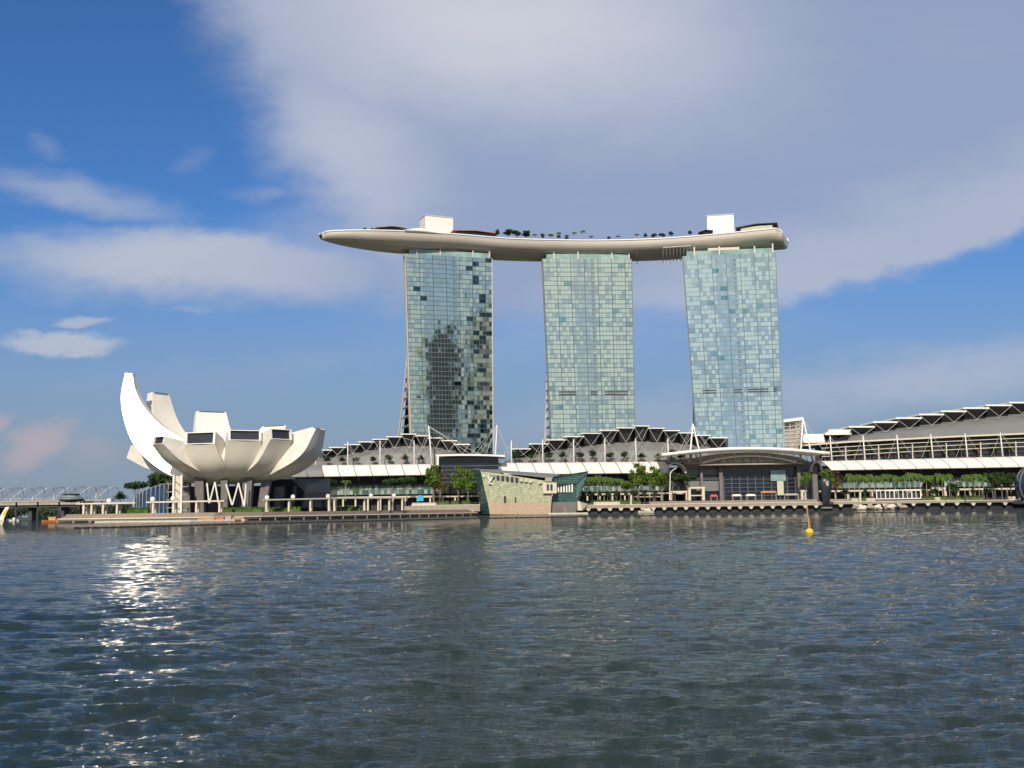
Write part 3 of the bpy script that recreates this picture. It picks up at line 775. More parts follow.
PROTO_H = {
    'round': (10, lambda: tree_proto('leafy_tree', 10, 4.2, 'leaf', 1, n=1300, size=.42)),
    'tall': (12, lambda: tree_proto('leafy_tree', 12, 3.6, 'leaf', 2, n=1400, size=.42, kind='tall', low=.3, limbs=7)),
    'umbrella': (10, lambda: tree_proto('spreading_tree', 10, 6.0, 'leaf_dark', 3, n=1300, size=.5, kind='umbrella', low=.45)),
    'dark': (10, lambda: tree_proto('dark_tree', 10, 4.5, 'leaf_dark', 4, n=1500, size=.5)),
    'open': (12, lambda: tree_proto('sparse_tree', 12, 4.4, 'leaf_red', 5, n=620, size=.38, kind='tall', low=.25, limbs=8)),
    'palm': (10, lambda: palm_proto('palm_tree', 9, 6, fl=3.0, nf=20)),
    'fatpalm': (8, lambda: palm_proto('palm_tree', 7, 8, fl=3.1, leaf='leaf_palm', nf=22)),
    'small': (5, lambda: tree_proto('small_tree', 5, 2.3, 'leaf_dark', 9, n=420, size=.32)),
}
def put_px(kind, px, ytop, ybase, Y, label, cat, group, sxy=None):
    z0 = PZ(px, ybase, Y); h = PZ(px, ytop, Y)-z0
    return put(kind, PX(px, Y), Y, z0, h, label, cat, group, sxy=sxy)
def hedge(x0, x1, y, z, h, dep, label, m='hedge', group='clipped hedges along the promenade', name='hedge'):
    rng = random.Random(int(x0*7+y)); mb = MB()
    n = int((x1-x0)*dep*h*9)+60
    core = MB()
    for _ in range(n):
        p = Vector((rng.uniform(x0, x1), y+rng.uniform(0, dep), z+h*(rng.random()**.6)*(1+.12*math.sin(p_x*1.7) if False else 1)))
        s_ = rng.uniform(.18, .42); a = Vector((rng.gauss(0, 1), rng.gauss(0, 1), rng.gauss(0, 1))).normalized()*s_; q = a.cross(Vector((rng.gauss(0, 1), rng.gauss(0, 1), rng.gauss(0, 1)))).normalized()*s_
        mb.face([p-a, p-q, p+a, p+q])
    mb.box(x0+.1, x1-.1, y+.15, y+dep, z, z+h*.72)
    return tag(mb.build(name, m, origin=((x0+x1)/2, y, z)), label, 'hedge', group)

# ---------------------------------------------------------------- museum
MX, MY = PX(232, 470), 470.0
museum = empty('museum', (MX, MY, 2.9), 'white museum shaped like an open flower of curved petals on columns', 'museum')
def petal(az, oc, uc, wt, wmid=None, skin='petal', flank='flank', tilt=0, window=None, shift=(0, 0), wb=1.0, wu=1.0, uw_base=.55):
    """oc/uc: (r, z) control points of the outer and upper curve, base to tip; wt: width at the tip"""
    az = R(az); rd = Vector((math.cos(az), math.sin(az), 0)); tg = Vector((-math.sin(az), math.cos(az), 0))
    O = catmull([Vector((r, 0, z)) for r, z in oc], 6); Uc = catmull([Vector((r, 0, z)) for r, z in uc], 6)
    n = len(O)
    if len(Uc) != n:
        Uc = [Uc[round(k*(len(Uc)-1)/(n-1))] for k in range(n)]
    c0 = Vector((MX+shift[0], MY+shift[1], 0))
    OL, OR, UL, UR = [], [], [], []
    for k in range(n):
        t_ = k/(n-1)
        sect = 2*max(O[k].x, .5)*math.tan(R(18))*1.02*wb
        wmax = (wmid or 15)
        w_ = min(sect, wmax)
        f = max(0, (t_-.45)/.55)**1.3; w_ = w_*(1-f)+wt*f
        wu_ = w_*(uw_base+(wu-uw_base)*t_)
        o = c0+rd*O[k].x+Vector((0, 0, O[k].z)); u_ = c0+rd*Uc[k].x+Vector((0, 0, Uc[k].z))
        OL.append(o-tg*w_/2); OR.append(o+tg*w_/2); UL.append(u_-tg*wu_/2); UR.append(u_+tg*wu_/2)
    NB = 6
    rings_ = []
    for k in range(n):                # outer face bows outward
        od = (OL[k]+OR[k]-UL[k]-UR[k]).normalized(); wk = (OL[k]-OR[k]).length; amt = .10*(1-.7*(k/(n-1))**3)
        rings_.append([OL[k]+(OR[k]-OL[k])*(q/NB)+od*wk*amt*(1-(2*q/NB-1)**2) for q in range(NB+1)])
    ob_ = MB(); ob_.loft(rings_, closed=False, caps=False); pt = ob_.build('petal', skin, museum, smooth=True)
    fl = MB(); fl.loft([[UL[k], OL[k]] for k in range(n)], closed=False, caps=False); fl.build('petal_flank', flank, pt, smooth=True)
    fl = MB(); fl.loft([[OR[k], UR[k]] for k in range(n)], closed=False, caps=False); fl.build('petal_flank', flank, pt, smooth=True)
    tp = MB()
    for k in range(n-1): tp.face([UR[k], UL[k], UL[k+1], UR[k+1]])
    tp.build('petal_top', 'petal', pt)
    # tip: frame and dark skylight set inside it
    a, b, c, d = OL[-1], OR[-1], UR[-1], UL[-1]; m_ = (a+b+c+d)/4; inn = (c0+Vector((0, 0, m_.z))-m_).normalized()*.9
    ins = [m_+(p-m_)*s for p, s in ((a, .86), (b, .86), (c, .86), (d, .86))]
    fr = MB(); q = [a, b, c, d]
    for k in range(4):
        fr.face([q[k], q[(k+1) % 4], ins[(k+1) % 4], ins[k]]); fr.face([ins[k], ins[(k+1) % 4], ins[(k+1) % 4]+inn, ins[k]+inn])
    fr.build('skylight_frame', 'white', pt)
    g = MB(); g.face([p+inn*.95 for p in ins]); g.build('skylight', 'darkglass' if window is None else window, pt)
    return pt
B0 = 15.6
OUT = [(6, B0-.3), (14, B0+1.2), (22, B0+5.2), (28, B0+10.8)]
# four petals towards the water, each with its dark skylight
petal(229, [(7, B0), (16, B0+2.5), (28, B0+8), (36.0, B0+15)], [(7, B0+6), (14, B0+11), (26, B0+16), (35.2, B0+18.2)], 8.2, 13, window='dark')
petal(257, [(7, B0-.2), (15, B0+1.8), (23, B0+7), (28.5, B0+14.8)], [(7, B0+6), (13, B0+13), (20, B0+17), (28, B0+19.7)], 13.4, 15, window='dark')
petal(293, [(7, B0-.2), (15, B0+1.8), (24, B0+7), (30.5, B0+16.0)], [(7, B0+6), (13, B0+13), (20, B0+17), (30, B0+20.2)], 13.2, 15, window='dark')
petal(318, [(7, B0-.2), (15, B0+1.6), (27, B0+7), (34.5, B0+16.5)], [(7, B0+6), (13, B0+13), (21, B0+17), (34, B0+20.8)], 10.5, 15, window='dark')
# right petal, its shaded outer face painted in the greyer flank colour
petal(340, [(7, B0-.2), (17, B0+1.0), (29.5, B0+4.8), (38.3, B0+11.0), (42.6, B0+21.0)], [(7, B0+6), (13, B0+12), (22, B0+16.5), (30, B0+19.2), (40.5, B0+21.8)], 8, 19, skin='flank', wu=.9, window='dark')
# tall curled petal on the left, its broad flank made metallic and tilted for sun glare
HIGH_O = [(8, B0-.6), (22, 18.0), (31, 23.0), (39.5, 31.5), (44.4, 42), (46.6, 52.5), (45.8, 62.8)]
HIGH_U = [(8, B0+5), (14, B0+12), (20, 34), (29.0, 39.5), (36.4, 47), (41.0, 55), (42.9, 62.6)]
petal(181.5, HIGH_O, HIGH_U, 5, 15, skin='petal', flank='petal_glare', wb=1.15, uw_base=.36, wu=.7)
# low rear petal below it, its shade put into the greyer flank colour
petal(166, [(7, B0), (20, B0+2), (36, B0+6), (49, B0+11.5)], [(7, B0+6), (18, B0+8), (32, B0+12), (47, B0+17)], 7, 12, skin='flank')
# rear petals, inner faces seen above the rim
petal(152, [(7, B0), (22, B0+6), (36, B0+17), (44, B0+30), (46, B0+40.5)], [(7, B0+6), (20, B0+11), (32, B0+20), (39, B0+29), (43, B0+41)], 10, 17, uw_base=1, wu=1.0)
petal(122, [(7, B0), (18, B0+4), (28, B0+12), (33, B0+22), (34.5, B0+32.5)], [(7, B0+6), (14, B0+12), (22, B0+18), (28, B0+24), (32, B0+33)], 13.5, 18, uw_base=1, wu=1.0)
petal(72, [(7, B0), (18, B0+4), (28, B0+10), (34, B0+18), (36, B0+26)], [(7, B0+6), (14, B0+12), (22, B0+17), (29, B0+22), (34, B0+26.5)], 12, 18, uw_base=1, wu=1.0)
mb = MB(); rg = []
for r_, z in ((9, B0-.6), (13, B0+.6), (20, B0+4.5), (24, B0+10), (20, B0+14.5), (4, B0+11)):
    rg.append([(MX+r_*math.cos(2*math.pi*q/30), MY+r_*math.sin(2*math.pi*q/30), z) for q in range(30)])
mb.loft(rg); mb.build('bowl', 'petal', museum, smooth=True)
# concrete columns and white lattice legs
for px_, yt, pb, Yc, wd in ((200, 478, 201, 458, 3.4), (225, 477, 225, 456, 2.6), (249, 476, 246.5, 458, 3.6), (268, 474, 262, 462, 3.4), (186, 476, 188, 470, 3), (213, 482, 213, 486, 3), (240, 482, 240, 486, 3)):
    t0 = P(px_, yt-3, Yc); b0 = P(pb, 505, Yc); b0.z = 2.9
    mb = MB(); mb.hexa([b0+Vector((x*wd/2, y*wd/2, 0)) for x, y in ((-1,-1),(1,-1),(1,1),(-1,1))]+[t0+Vector((x*wd*.55, y*wd*.55, 0)) for x, y in ((-1,-1),(1,-1),(1,1),(-1,1))])
    mb.build('column', 'dconc', museum)
for (a0, a1) in (((207, 486), (209, 503)), ((215, 485), (209.5, 503)), ((215, 485), (218.5, 503)), ((226, 487), (232, 505)), ((238.5, 486), (232.5, 505)), ((238.5, 486), (244, 506)), ((246, 487), (244.5, 506))):
    mb = MB(); mb.tube([P(a0[0], a0[1]-3, 452), P(a1[0], a1[1], 452)], .34, 8); mb.build('lattice_leg', 'white', museum)
# stair tower with balconies
sx0, sx1 = 173.5, 182
st = MB(); a = P(sx0, 505, 448); b = P(sx1, 476, 448)
st.box(a.x+.6, b.x-.6, 448, 452, 2.9, b.z); st.build('stair_tower', 'cream', museum)
st = MB()
for x in (a.x, b.x): st.box(x-.35, x+.35, 447.3, 448.3, 2.9, b.z+.5)
st.build('stair_post', 'white', museum)
st = MB()
for k in range(4):
    z = 4+k*3.2; st.tube([(a.x, 447.5, z+3), (b.x, 447.5, z)], .22, 6)
    st.box(a.x-2.6, a.x-.4, 447, 450, z+1, z+1.3); st.box(b.x+.4, b.x+2.6, 447, 450, z-.2, z+.1); st.box(a.x-2.6, a.x-2.5, 447, 450, z+1.3, z+2.2); st.box(b.x+2.5, b.x+2.6, 447, 450, z+.1, z+1)
st.pieces('stair_landing', 'conc', museum)
# dark glass entrance pavilion below the right petal
mb = MB(); mb.box(PX(264, 500), PX(330, 500), 500, 520, 2.9, PZ(300, 479, 500)); mb.build('lobby', 'darkglass', museum)
mb = MB(); mb.box(PX(175, 500), PX(262, 500), 503, 518, 2.9, PZ(220, 486, 500)); mb.build('lobby', 'dark', museum)
# blue greenhouse
gh = empty('glasshouse', (PX(150, 480), 480, 2.9), 'low curved blue glasshouse with pale ribs left of the museum stair tower', 'glasshouse')
mb = MB(); prof = [(133, 501), (134, 498), (138, 494), (144, 490.5), (152, 487.5), (160, 485), (168, 483)]
up_ = [Vector((PX(a_, 470), 470, PZ(a_, b_, 470))) for a_, b_ in prof]
rg = [[Vector((p.x, 470, 2.9)), p, p+Vector((0, 10, 1.5)), Vector((p.x, 482, 2.9))] for p in up_]
mb.loft(rg); mb.build('glass_shell', 'blueglass', gh)
mb = MB()
for k in range(12):
    t_ = k/11*(len(up_)-1.001); i_ = int(t_); p = up_[i_]+(up_[i_+1]-up_[i_])*(t_-i_); mb.tube([(p.x, 469.8, 2.9), (p.x+.1, 469.8, p.z+.05), (p.x+.1, 480, p.z+1.6)], .13, 5)
mb.build('rib', 'steel', gh)

# ---------------------------------------------------------------- shelters on the promontory, globes, hedges
def shelter(pa, pb, ya, yb, posts, Y, label, Yb=None):
    Yb = Yb or Y
    a = P(pa, ya, Y); b = P(pb, yb, Yb); root = empty('promenade_shelter', ((a.x+b.x)/2, (Y+Yb)/2, 2.9), label, 'shelter', 'flat roofed promenade shelters')
    mb = MB(); mb.hexa([a, b, b+Vector((0, 5, 0)), a+Vector((0, 5, 0)), a+Vector((0, 0, .55)), b+Vector((0, 0, .55)), b+Vector((0, 5, .55)), a+Vector((0, 5, .55))]); mb.build('roof', 'cream', root)
    for p in posts:
        t_ = (p-pa)/(pb-pa); c = a+(b-a)*t_; c.x = PX(p, c.y)
        for dy in (.6, 4.2):
            m_ = MB(); m_.boxc((c.x, c.y+dy, (2.9+c.z)/2), .75, .6, c.z-2.9-.01); m_.build('post', 'cream', root)
    return root
shelter(76, 135, 504.6, 503.6, (83, 91, 102.5, 116.5), 424, 'leftmost flat roofed cream shelter, at the tip of the promenade')
shelter(146, 224, 503, 501.6, (152.5, 173, 195.8, 219), 420, 'flat roofed cream shelter with two globes, in front of the museum legs')
shelter(262, 330, 500.6, 499.0, (266, 288.5, 310, 328.5), 445, 'flat roofed cream shelter under the museum\'s right petal', 476)
shelter(331.2, 404, 498.8, 498.5, (334, 364, 378, 389, 402), 478, 'flat roofed cream shelter right of the museum before the palms', 522)
for i, (p, y, Y) in enumerate(((109, 500.8, 426), (152.5, 499.2, 422), (173, 498.6, 422), (267, 497.6, 448), (293, 496.8, 460), (328, 496.2, 476), (371, 495.6, 502), (394, 495.6, 516))):
    c = P(p, y, Y+1.5); mb = MB(); mb.ball(c, .95); mb.tube([c-Vector((0, 0, 2.2)), c-Vector((0, 0, .8))], .25, 6)
    tag(mb.build('white_globe', 'white', origin=c, smooth=True), nth(i, 8, 'white globe') + ' standing on the flat shelter roofs', 'globe', 'white globes on the shelter roofs')
for i, (pa, pb, Y) in enumerate(((84, 92, 437), (127, 148, 437), (222, 232, 436), (232, 262, 440), (262, 300, 458), (332, 340, 492), (341, 360, 498))):
    hedge(PX(pa, Y), PX(pb, Y), Y, 2.9, 1.9 if i != 1 else 2.4, 3, nth(i, 7, 'low hedge') + ' under and beside the museum shelters')

# trees by the museum
put_px('umbrella', 136, 481.5, 508, 520, 'dark spreading tree left of the blue glasshouse', 'tree', 'trees by the museum', sxy=.95)
put_px('small', 120, 491, 507, 500, 'small bright tree left of the dark spreading tree behind the first shelter', 'tree', 'trees by the museum', sxy=1.6)
put_px('dark', 163, 466, 506, 540, 'tall dark tree behind the stair tower, under the tall curled petal', 'tree', 'trees by the museum')
put_px('dark', 172, 470, 506, 552, 'tall dark tree just right of the stair tower behind the museum', 'tree', 'trees by the museum', sxy=1.2)

# ---------------------------------------------------------------- bridges far left
def bridge():
    Y = 560; xa, xb = PX(-60, Y), PX(112, Y)
    root = empty('footbridge', ((xa+xb)/2, Y, 0), 'white footbridge wrapped in looping steel tubes, far left', 'bridge')
    zd = PZ(30, 500.5, Y); zc = zd+2.8; rr = 3.7
    mb = MB(); mb.box(xa, xb, Y-3, Y+3, zd-.7, zd+.1); mb.build('deck', 'conc', root)
    for ph, m_, rad in ((0, 'steel', .2), (math.pi, 'grey', .13)):
        mb = MB(); pts_ = []
        n = 150
        for k in range(n+1):
            t_ = k/n; an = 2*math.pi*(xb-xa)*t_/10.7+ph; pts_.append((xa+(xb-xa)*t_+2.4*math.cos(an), Y+rr*math.sin(an), zc+rr*math.cos(an)))
        mb.tube(pts_, rad, 5); mb.build('helix_tube', m_, root)
    n = 40
    for k in range(n):
        x = xa+(xb-xa)*(k+.5)/n; mb = MB(); mb.tube([(x, Y+(rr+.5)*math.sin(q*math.pi/8), zc+(rr+.5)*math.cos(q*math.pi/8)) for q in range(17)], .06, 4); mb.build('hoop', 'grey', root)
    for k in range(8):
        x = xa+(xb-xa)*(k+.5)/8; mb = MB(); mb.tube([(x, Y+1, -2), (x, Y+1, zd-.8)], .45, 6); mb.build('pier', 'dgrey', root)
    Y = 600; xa, xb = PX(-80, Y), PX(82, Y); zd = PZ(30, 502.3, Y)
    root = empty('road_bridge', ((xa+xb)/2, Y, 0), 'long low cream road bridge behind the looping footbridge', 'bridge')
    mb = MB(); mb.box(xa, xb, Y, Y+16, zd-1.5, zd+.9); mb.build('deck', 'conc', root)
    mb = MB(); mb.box(xa, xb, Y+1, Y+15, zd-2.8, zd-1.5); mb.build('girder', 'dgrey', root)
    for k in range(5):
        x = xa+(xb-xa)*(k+.3)/5; mb = MB(); mb.boxc((x, Y+8, zd/2-2), 2, 8, zd); mb.build('pier', 'dgrey', root)
    mb = MB(); n = 60
    for k in range(n): x = xa+(xb-xa)*k/n; mb.box(x-.06, x+.06, Y+.1, Y+.2, zd+.9, zd+2)
    mb.box(xa, xb, Y+.1, Y+.2, zd+1.95, zd+2.1); mb.build('railing', 'steel', root)
    # round observation pod on the footbridge
    c = P(71, 499, 552); root = empty('viewing_pod', c, 'rounded dark and silver viewing pod bulging from the footbridge', 'viewing pod')
    mb = MB(); mb.ball(c-Vector((0, 0, 0)), 6.0, 1, .28, 12); mb.build('bowl', 'grey', root, smooth=True)
    mb = MB(); mb.ball(c+Vector((0, 0, 1.3)), 4.2, 1, .22, 12); mb.build('glass', 'aqua', root, smooth=True)
    mb = MB(); mb.ball(c+Vector((0, 0, 2.3)), 4.6, 1, .10, 12); mb.build('roof', 'dgrey', root, smooth=True)
bridge()
# far shore
mb = MB(); mb.prism([(-900, 820), (-700, 790), (-420, 770), (-330, 760), (-330, 1600), (-1400, 1600)], -2, 1.2); mb.build('far_bank', leafmat('far_grass', (.06, .10, .035), (.10, .14, .05), .02))['kind'] = 'structure'
rng = random.Random(11); mb = MB(); bl = []
for k in range(110):
    x = -640+k*3.6+rng.uniform(-3, 3); r_ = rng.uniform(4.5, 7.0); bl.append((x, 850+rng.uniform(-8, 40), 2.5+rng.uniform(0, 5.5), r_, .9))
wd = crown_mb(rng, bl, 36000, 1.1)
tag(wd.build('far_wood', 'farwood', origin=(-430, 850, 1)), 'hazy dark green wood along the far bank beneath the bridges', 'wood', kind='stuff')
# boats
def boat(px, py, Y, ln, hgt, hullm, cabinm, label, cab=True):
    c = P(px, py, Y); c.z = 0; root = empty('boat', c, label, 'boat')
    mb = MB(); rg = []
    for k in range(9):
        t_ = k/8; w_ = ln*.16*(math.sin(math.pi*min(1, .18+t_*.75)))**.6*(1 if t_ < .95 else .3); x = c.x-ln/2+ln*t_; sh = hgt*(.85+.5*abs(t_-.5)**2*2)
        rg.append([(x, c.y-w_, sh), (x, c.y-w_*.6, -.2), (x, c.y+w_*.6, -.2), (x, c.y+w_, sh)])
    mb.loft(rg); mb.build('hull', hullm, root)
    if cab:
        mb = MB(); mb.box(c.x-ln*.12, c.x+ln*.28, c.y-ln*.08, c.y+ln*.08, hgt*.9, hgt*2.2); mb.build('cabin', cabinm, root)
        mb = MB(); mb.box(c.x-ln*.16, c.x+ln*.32, c.y-ln*.1, c.y+ln*.1, hgt*2.2, hgt*2.4); mb.build('roof', cabinm, root)
    return root
boat(51, 522, 440, 7, .9, 'orange', 'brownp', 'small orange work boat with ochre cabin left of the boardwalk tip')
boat(14, 520, 640, 5.5, .8, 'white', 'white', 'tiny white launch near the far bank under the bridges')
boat(646, 511, 594, 8.5, 1.1, 'cream', 'cream', 'cream covered boat moored under the pier right of the glass pavilion')
# big boat prow entering from the left
Y = 330; c = P(-6, 523, Y); root = empty('boat', (c.x, Y, 0), 'white and yellow boat with a raised raking prow, cut by the left edge', 'boat')
mb = MB(); x1 = PX(5, Y)
mb.hexa([(x1-7, Y-1, -.2), (x1-.6, Y-.2, -.2), (x1-.6, Y+.2, -.2), (x1-7, Y+1, -.2), (x1-7, Y-1.3, 1.3), (x1, Y-.3, 1.5), (x1, Y+.3, 1.5), (x1-7, Y+1.3, 1.3)]); mb.build('hull', 'cream', root)
mb = MB(); mb.hexa([(x1-1.9, Y-.25, 1.4), (x1-.3, Y-.25, 1.5), (x1-.3, Y+.25, 1.5), (x1-1.9, Y+.25, 1.4), (x1+.2, Y-.2, 5.2), (x1+1.3, Y-.2, 5.3), (x1+1.3, Y+.2, 5.3), (x1+.2, Y+.2, 5.2)]); mb.build('prow', 'white', root)
mb = MB(); mb.hexa([(x1-.9, Y-.3, 2.6), (x1-.1, Y-.3, 2.6), (x1-.1, Y+.3, 2.6), (x1-.9, Y+.3, 2.6), (x1+.4, Y-.28, 4.6), (x1+1.15, Y-.28, 4.6), (x1+1.15, Y+.28, 4.6), (x1+.4, Y+.28, 4.6)]); mb.build('stripe', 'yellow', root)
# low timber raft
c = P(219, 521, 385); root = empty('raft', (c.x, 385, 0), 'low cream raft with brown planks and red bundles before the museum', 'raft')
xa, xb = PX(193, 385), PX(245, 385)
mb = MB(); mb.box(xa, xb, 385, 391, -.3, .35); mb.build('float', 'cream', root)
for f0, f1, m_, h in ((.08, .4, 'gold', .9), (.42, .58, 'red', 1.0), (.6, .72, 'conc', 1.3), (.74, .97, 'gold', .8)):
    mb = MB(); mb.box(xa+(xb-xa)*f0, xa+(xb-xa)*f1, 386, 390, .35, .35+h); mb.build('cargo', m_, root)

# ---------------------------------------------------------------- buoy
Y = 2.2*1100/(532.5-506.4); c = P(809.3, 532, Y); c.z = .05
buoy = empty('buoy', c, 'yellow round float with a leaning weathered pole in open water', 'buoy')
mb = MB(); rg = []
for r_, z in ((.02, -.28), (.26, -.2), (.34, 0), (.335, .14), (.22, .27), (.06, .33)): rg.append([(c.x+r_*math.cos(q*math.pi/10), c.y+r_*math.sin(q*math.pi/10), c.z+z) for q in range(20)])
mb.loft(rg); mb.build('float', 'yellow', buoy, smooth=True)
mb = MB(); pt = P(807, 508.5, Y); mb.tube([c+Vector((0, 0, .25)), (c.x+(pt.x-c.x)*.5+.02, c.y, c.z+(pt.z-c.z)*.5), pt], .055, 8, .045); mb.build('pole', 'brownp', buoy)
mb = MB(); mb.tube([(c.x+.12, c.y, c.z+.25), (c.x+.06, c.y, c.z+1.1)], .03, 6); mb.build('brace', 'gold', buoy)
mb = MB(); mb.tube([(pt.x, pt.y, pt.z-.12), (pt.x, pt.y, pt.z+.10)], .075, 8); mb.build('topmark', 'gold', buoy)

# ---------------------------------------------------------------- shopping mall
YM = 640
def seg_x(px, Y=YM): return PX(px, Y)
def membrane(root, pa, pb, ytA, ytB, ybA, ybB, nseg, Y=YM, first_shaded=0, slant=0):
    """white barrel canopy: quarter round, segmented"""
    for k in range(nseg):
        f0, f1 = k/nseg, (k+1)/nseg
        rg = []
        for f in (f0+.012/nseg*2, f1-.012/nseg*2):
            px_ = pa+(pb-pa)*f; yt = ytA+(ytB-ytA)*f; yb = ybA+(ybB-ybA)*f
            top = PZ(px_, yt, Y); bot = PZ(px_, yb, Y-7); ring = []
            for q in range(7):
                an = math.pi/2*q/6; ring.append(Vector((PX(px_, Y)+slant*(1-math.cos(an)), Y-8*math.sin(an), bot+(top-bot)*math.cos(an))))
            rg.append(ring)
        mb = MB(); back = [[v+Vector((0, .4, -.35)) for v in r_] for r_ in rg]
        mb.loft([rg[0]+back[0][::-1], rg[1]+back[1][::-1]]); mb.build('canopy_panel', 'grey' if k < first_shaded else 'membrane', root, smooth=False)  # first panels coloured grey for the shaded end of the canopy
    mb = MB()
    for k in range(nseg+1):
        f = k/nseg; px_ = pa+(pb-pa)*f; top = PZ(px_, ytA+(ytB-ytA)*f, Y); bot = PZ(px_, ybA+(ybB-ybA)*f, Y-7)
        mb.tube([Vector((PX(px_, Y)+slant*(1-math.cos(math.pi/2*q/6)), Y-8.1*math.sin(math.pi/2*q/6), bot+(top-bot)*math.cos(math.pi/2*q/6)+.05)) for q in range(7)], .09, 5)
    mb.build('canopy_rib', 'dconc', root)
def vstruts(root, pa, pb, y, ydown, Y):
    mb = MB(); m_ = (pa+pb)/2
    for s_ in (pa+1.5, pb-1.5): mb.tube([P(s_, y, Y-1.5), P(m_+.3, ydown, Y+1)], .13, 5)
    return mb.pieces('strut', 'steel', root)
def roof_plates(root, plates, ydown, Y=YM+10, thick=.5, dep=26, m_='white', soff=4.5):
    for k, (a, b, y) in enumerate(plates):
        p0 = P(a, y, Y-4); p1 = P(b, y-.0, Y-4); up = Vector((0, 0, thick)); dp = Vector((0, dep, 0)); ds = Vector((0, 1.6, -soff))
        mb = MB(); mb.hexa([p0, p1, p1+dp, p0+dp, p0+up, p1+up, p1+dp+up, p0+dp+up]); mb.build('roof_plate', m_, root)
        # dark glazed soffit wedge below each plate
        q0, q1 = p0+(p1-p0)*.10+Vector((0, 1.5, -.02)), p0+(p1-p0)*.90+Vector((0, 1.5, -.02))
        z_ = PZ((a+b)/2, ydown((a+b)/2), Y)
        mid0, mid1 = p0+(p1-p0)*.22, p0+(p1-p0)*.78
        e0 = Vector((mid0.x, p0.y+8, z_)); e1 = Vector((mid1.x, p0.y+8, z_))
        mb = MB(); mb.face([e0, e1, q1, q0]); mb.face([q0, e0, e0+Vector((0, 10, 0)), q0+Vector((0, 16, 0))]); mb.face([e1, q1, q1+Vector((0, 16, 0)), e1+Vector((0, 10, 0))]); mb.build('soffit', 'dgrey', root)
        w0, w1 = P(a, y+.4, Y+7), P(b, y+.4, Y+7); zb_ = PZ((a+b)/2, ydown((a+b)/2)+2.5, Y+7)
        mb = MB(); mb.box(w0.x-.02*k, w1.x+.3, Y+7+.03*(k % 2), Y+20, zb_, w0.z-.1); mb.build('clerestory_wall', 'dgrey', root)
        vstruts(root, a, b, y+.6, ydown((a+b)/2)+.8, Y-2)
def interp(tab, x):
    if x <= tab[0][0]: return tab[0][1]
    for (a, b), (c, d) in zip(tab, tab[1:]):
        if x <= c: return b+(d-b)*(x-a)/(c-a)
    return tab[-1][1]
def curved_wall(root, tab_top, tab_bot, Y, m_, name, dep=40, n=16, lean=8):
    x0, x1 = tab_top[0][0], tab_top[-1][0]; rg = []
    for k in range(n+1):
        px_ = x0+(x1-x0)*k/n; yt, yb = interp(tab_top, px_), interp(tab_bot, px_)
        b_ = P(px_, yb, Y); t_ = P(px_, yt, Y+lean); rg.append([b_, (b_+t_)/2+Vector((0, -.9, .5)), t_, t_+Vector((0, dep, .5)), Vector((b_.x, Y+dep+lean, b_.z))])
    mb = MB(); mb.loft(rg); return mb.build(name, m_, root)
def mast(root, top, bot, Y, r_=.5, cables=(), Yt=None):
    a, b = P(*bot, Y), P(*top, Yt or Y)
    mb = MB(); m_ = (a+b)/2; mb.tube([a, m_, b], r_*.75, 8, r_*.4); ms = mb.build('mast', 'white', root, smooth=True)
    if cables:
        mb = MB()
        for c in cables: mb.tube([b-Vector((0, 0, .4)), P(c[0], c[1], c[2])], .085, 4)
        mb.pieces('cable', 'steel', ms)
def panel_mat(name, cA, cB, lines, nu, nv, rough=.25, metal=.0, lw=.09):
    m = bpy.data.materials.new(name); m.use_nodes = True; t = m.node_tree; b = t.nodes['Principled BSDF']
    uv = t.nodes.new('ShaderNodeTexCoord'); mp = t.nodes.new('ShaderNodeMapping'); mp.inputs['Scale'].default_value = (nu, nv, 1); t.links.new(uv.outputs['UV'], mp.inputs[0])
    sp = t.nodes.new('ShaderNodeSeparateXYZ'); t.links.new(mp.outputs[0], sp.inputs[0])
    def mm(op, a, b_=None):
        n = t.nodes.new('ShaderNodeMath'); n.operation = op
        for i, v in enumerate((a, b_)):
            if v is None: continue
            if isinstance(v, (int, float)): n.inputs[i].default_value = v
            else: t.links.new(v, n.inputs[i])
        return n.outputs[0]
    cm = t.nodes.new('ShaderNodeCombineXYZ'); t.links.new(mm('FLOOR', sp.outputs[0]), cm.inputs[0]); t.links.new(mm('FLOOR', sp.outputs[1]), cm.inputs[1])
    wn = t.nodes.new('ShaderNodeTexWhiteNoise'); t.links.new(cm.outputs[0], wn.inputs['Vector'])
    ln = mm('MAXIMUM', mm('LESS_THAN', mm('FRACT', sp.outputs[0]), lw), mm('LESS_THAN', mm('FRACT', sp.outputs[1]), lw*1.3))
    def mx(f, a, c):
        n = t.nodes.new('ShaderNodeMix'); n.data_type = 'RGBA'; t.links.new(f, n.inputs[0])
        for i, x in ((6, a), (7, c)):
            if isinstance(x, tuple): n.inputs[i].default_value = (*x, 1)
            else: t.links.new(x, n.inputs[i])
        return n.outputs[2]
    t.links.new(mx(ln, mx(wn.outputs[0], cA, cB), lines), b.inputs['Base Color'])
    b.inputs['Roughness'].default_value = rough; b.inputs['Metallic'].default_value = metal
    return m
SHOPGLASS = panel_mat('shopfront_glass', (.04, .09, .09), (.36, .43, .38), (.10, .13, .12), 32, 2, .2, lw=.07)
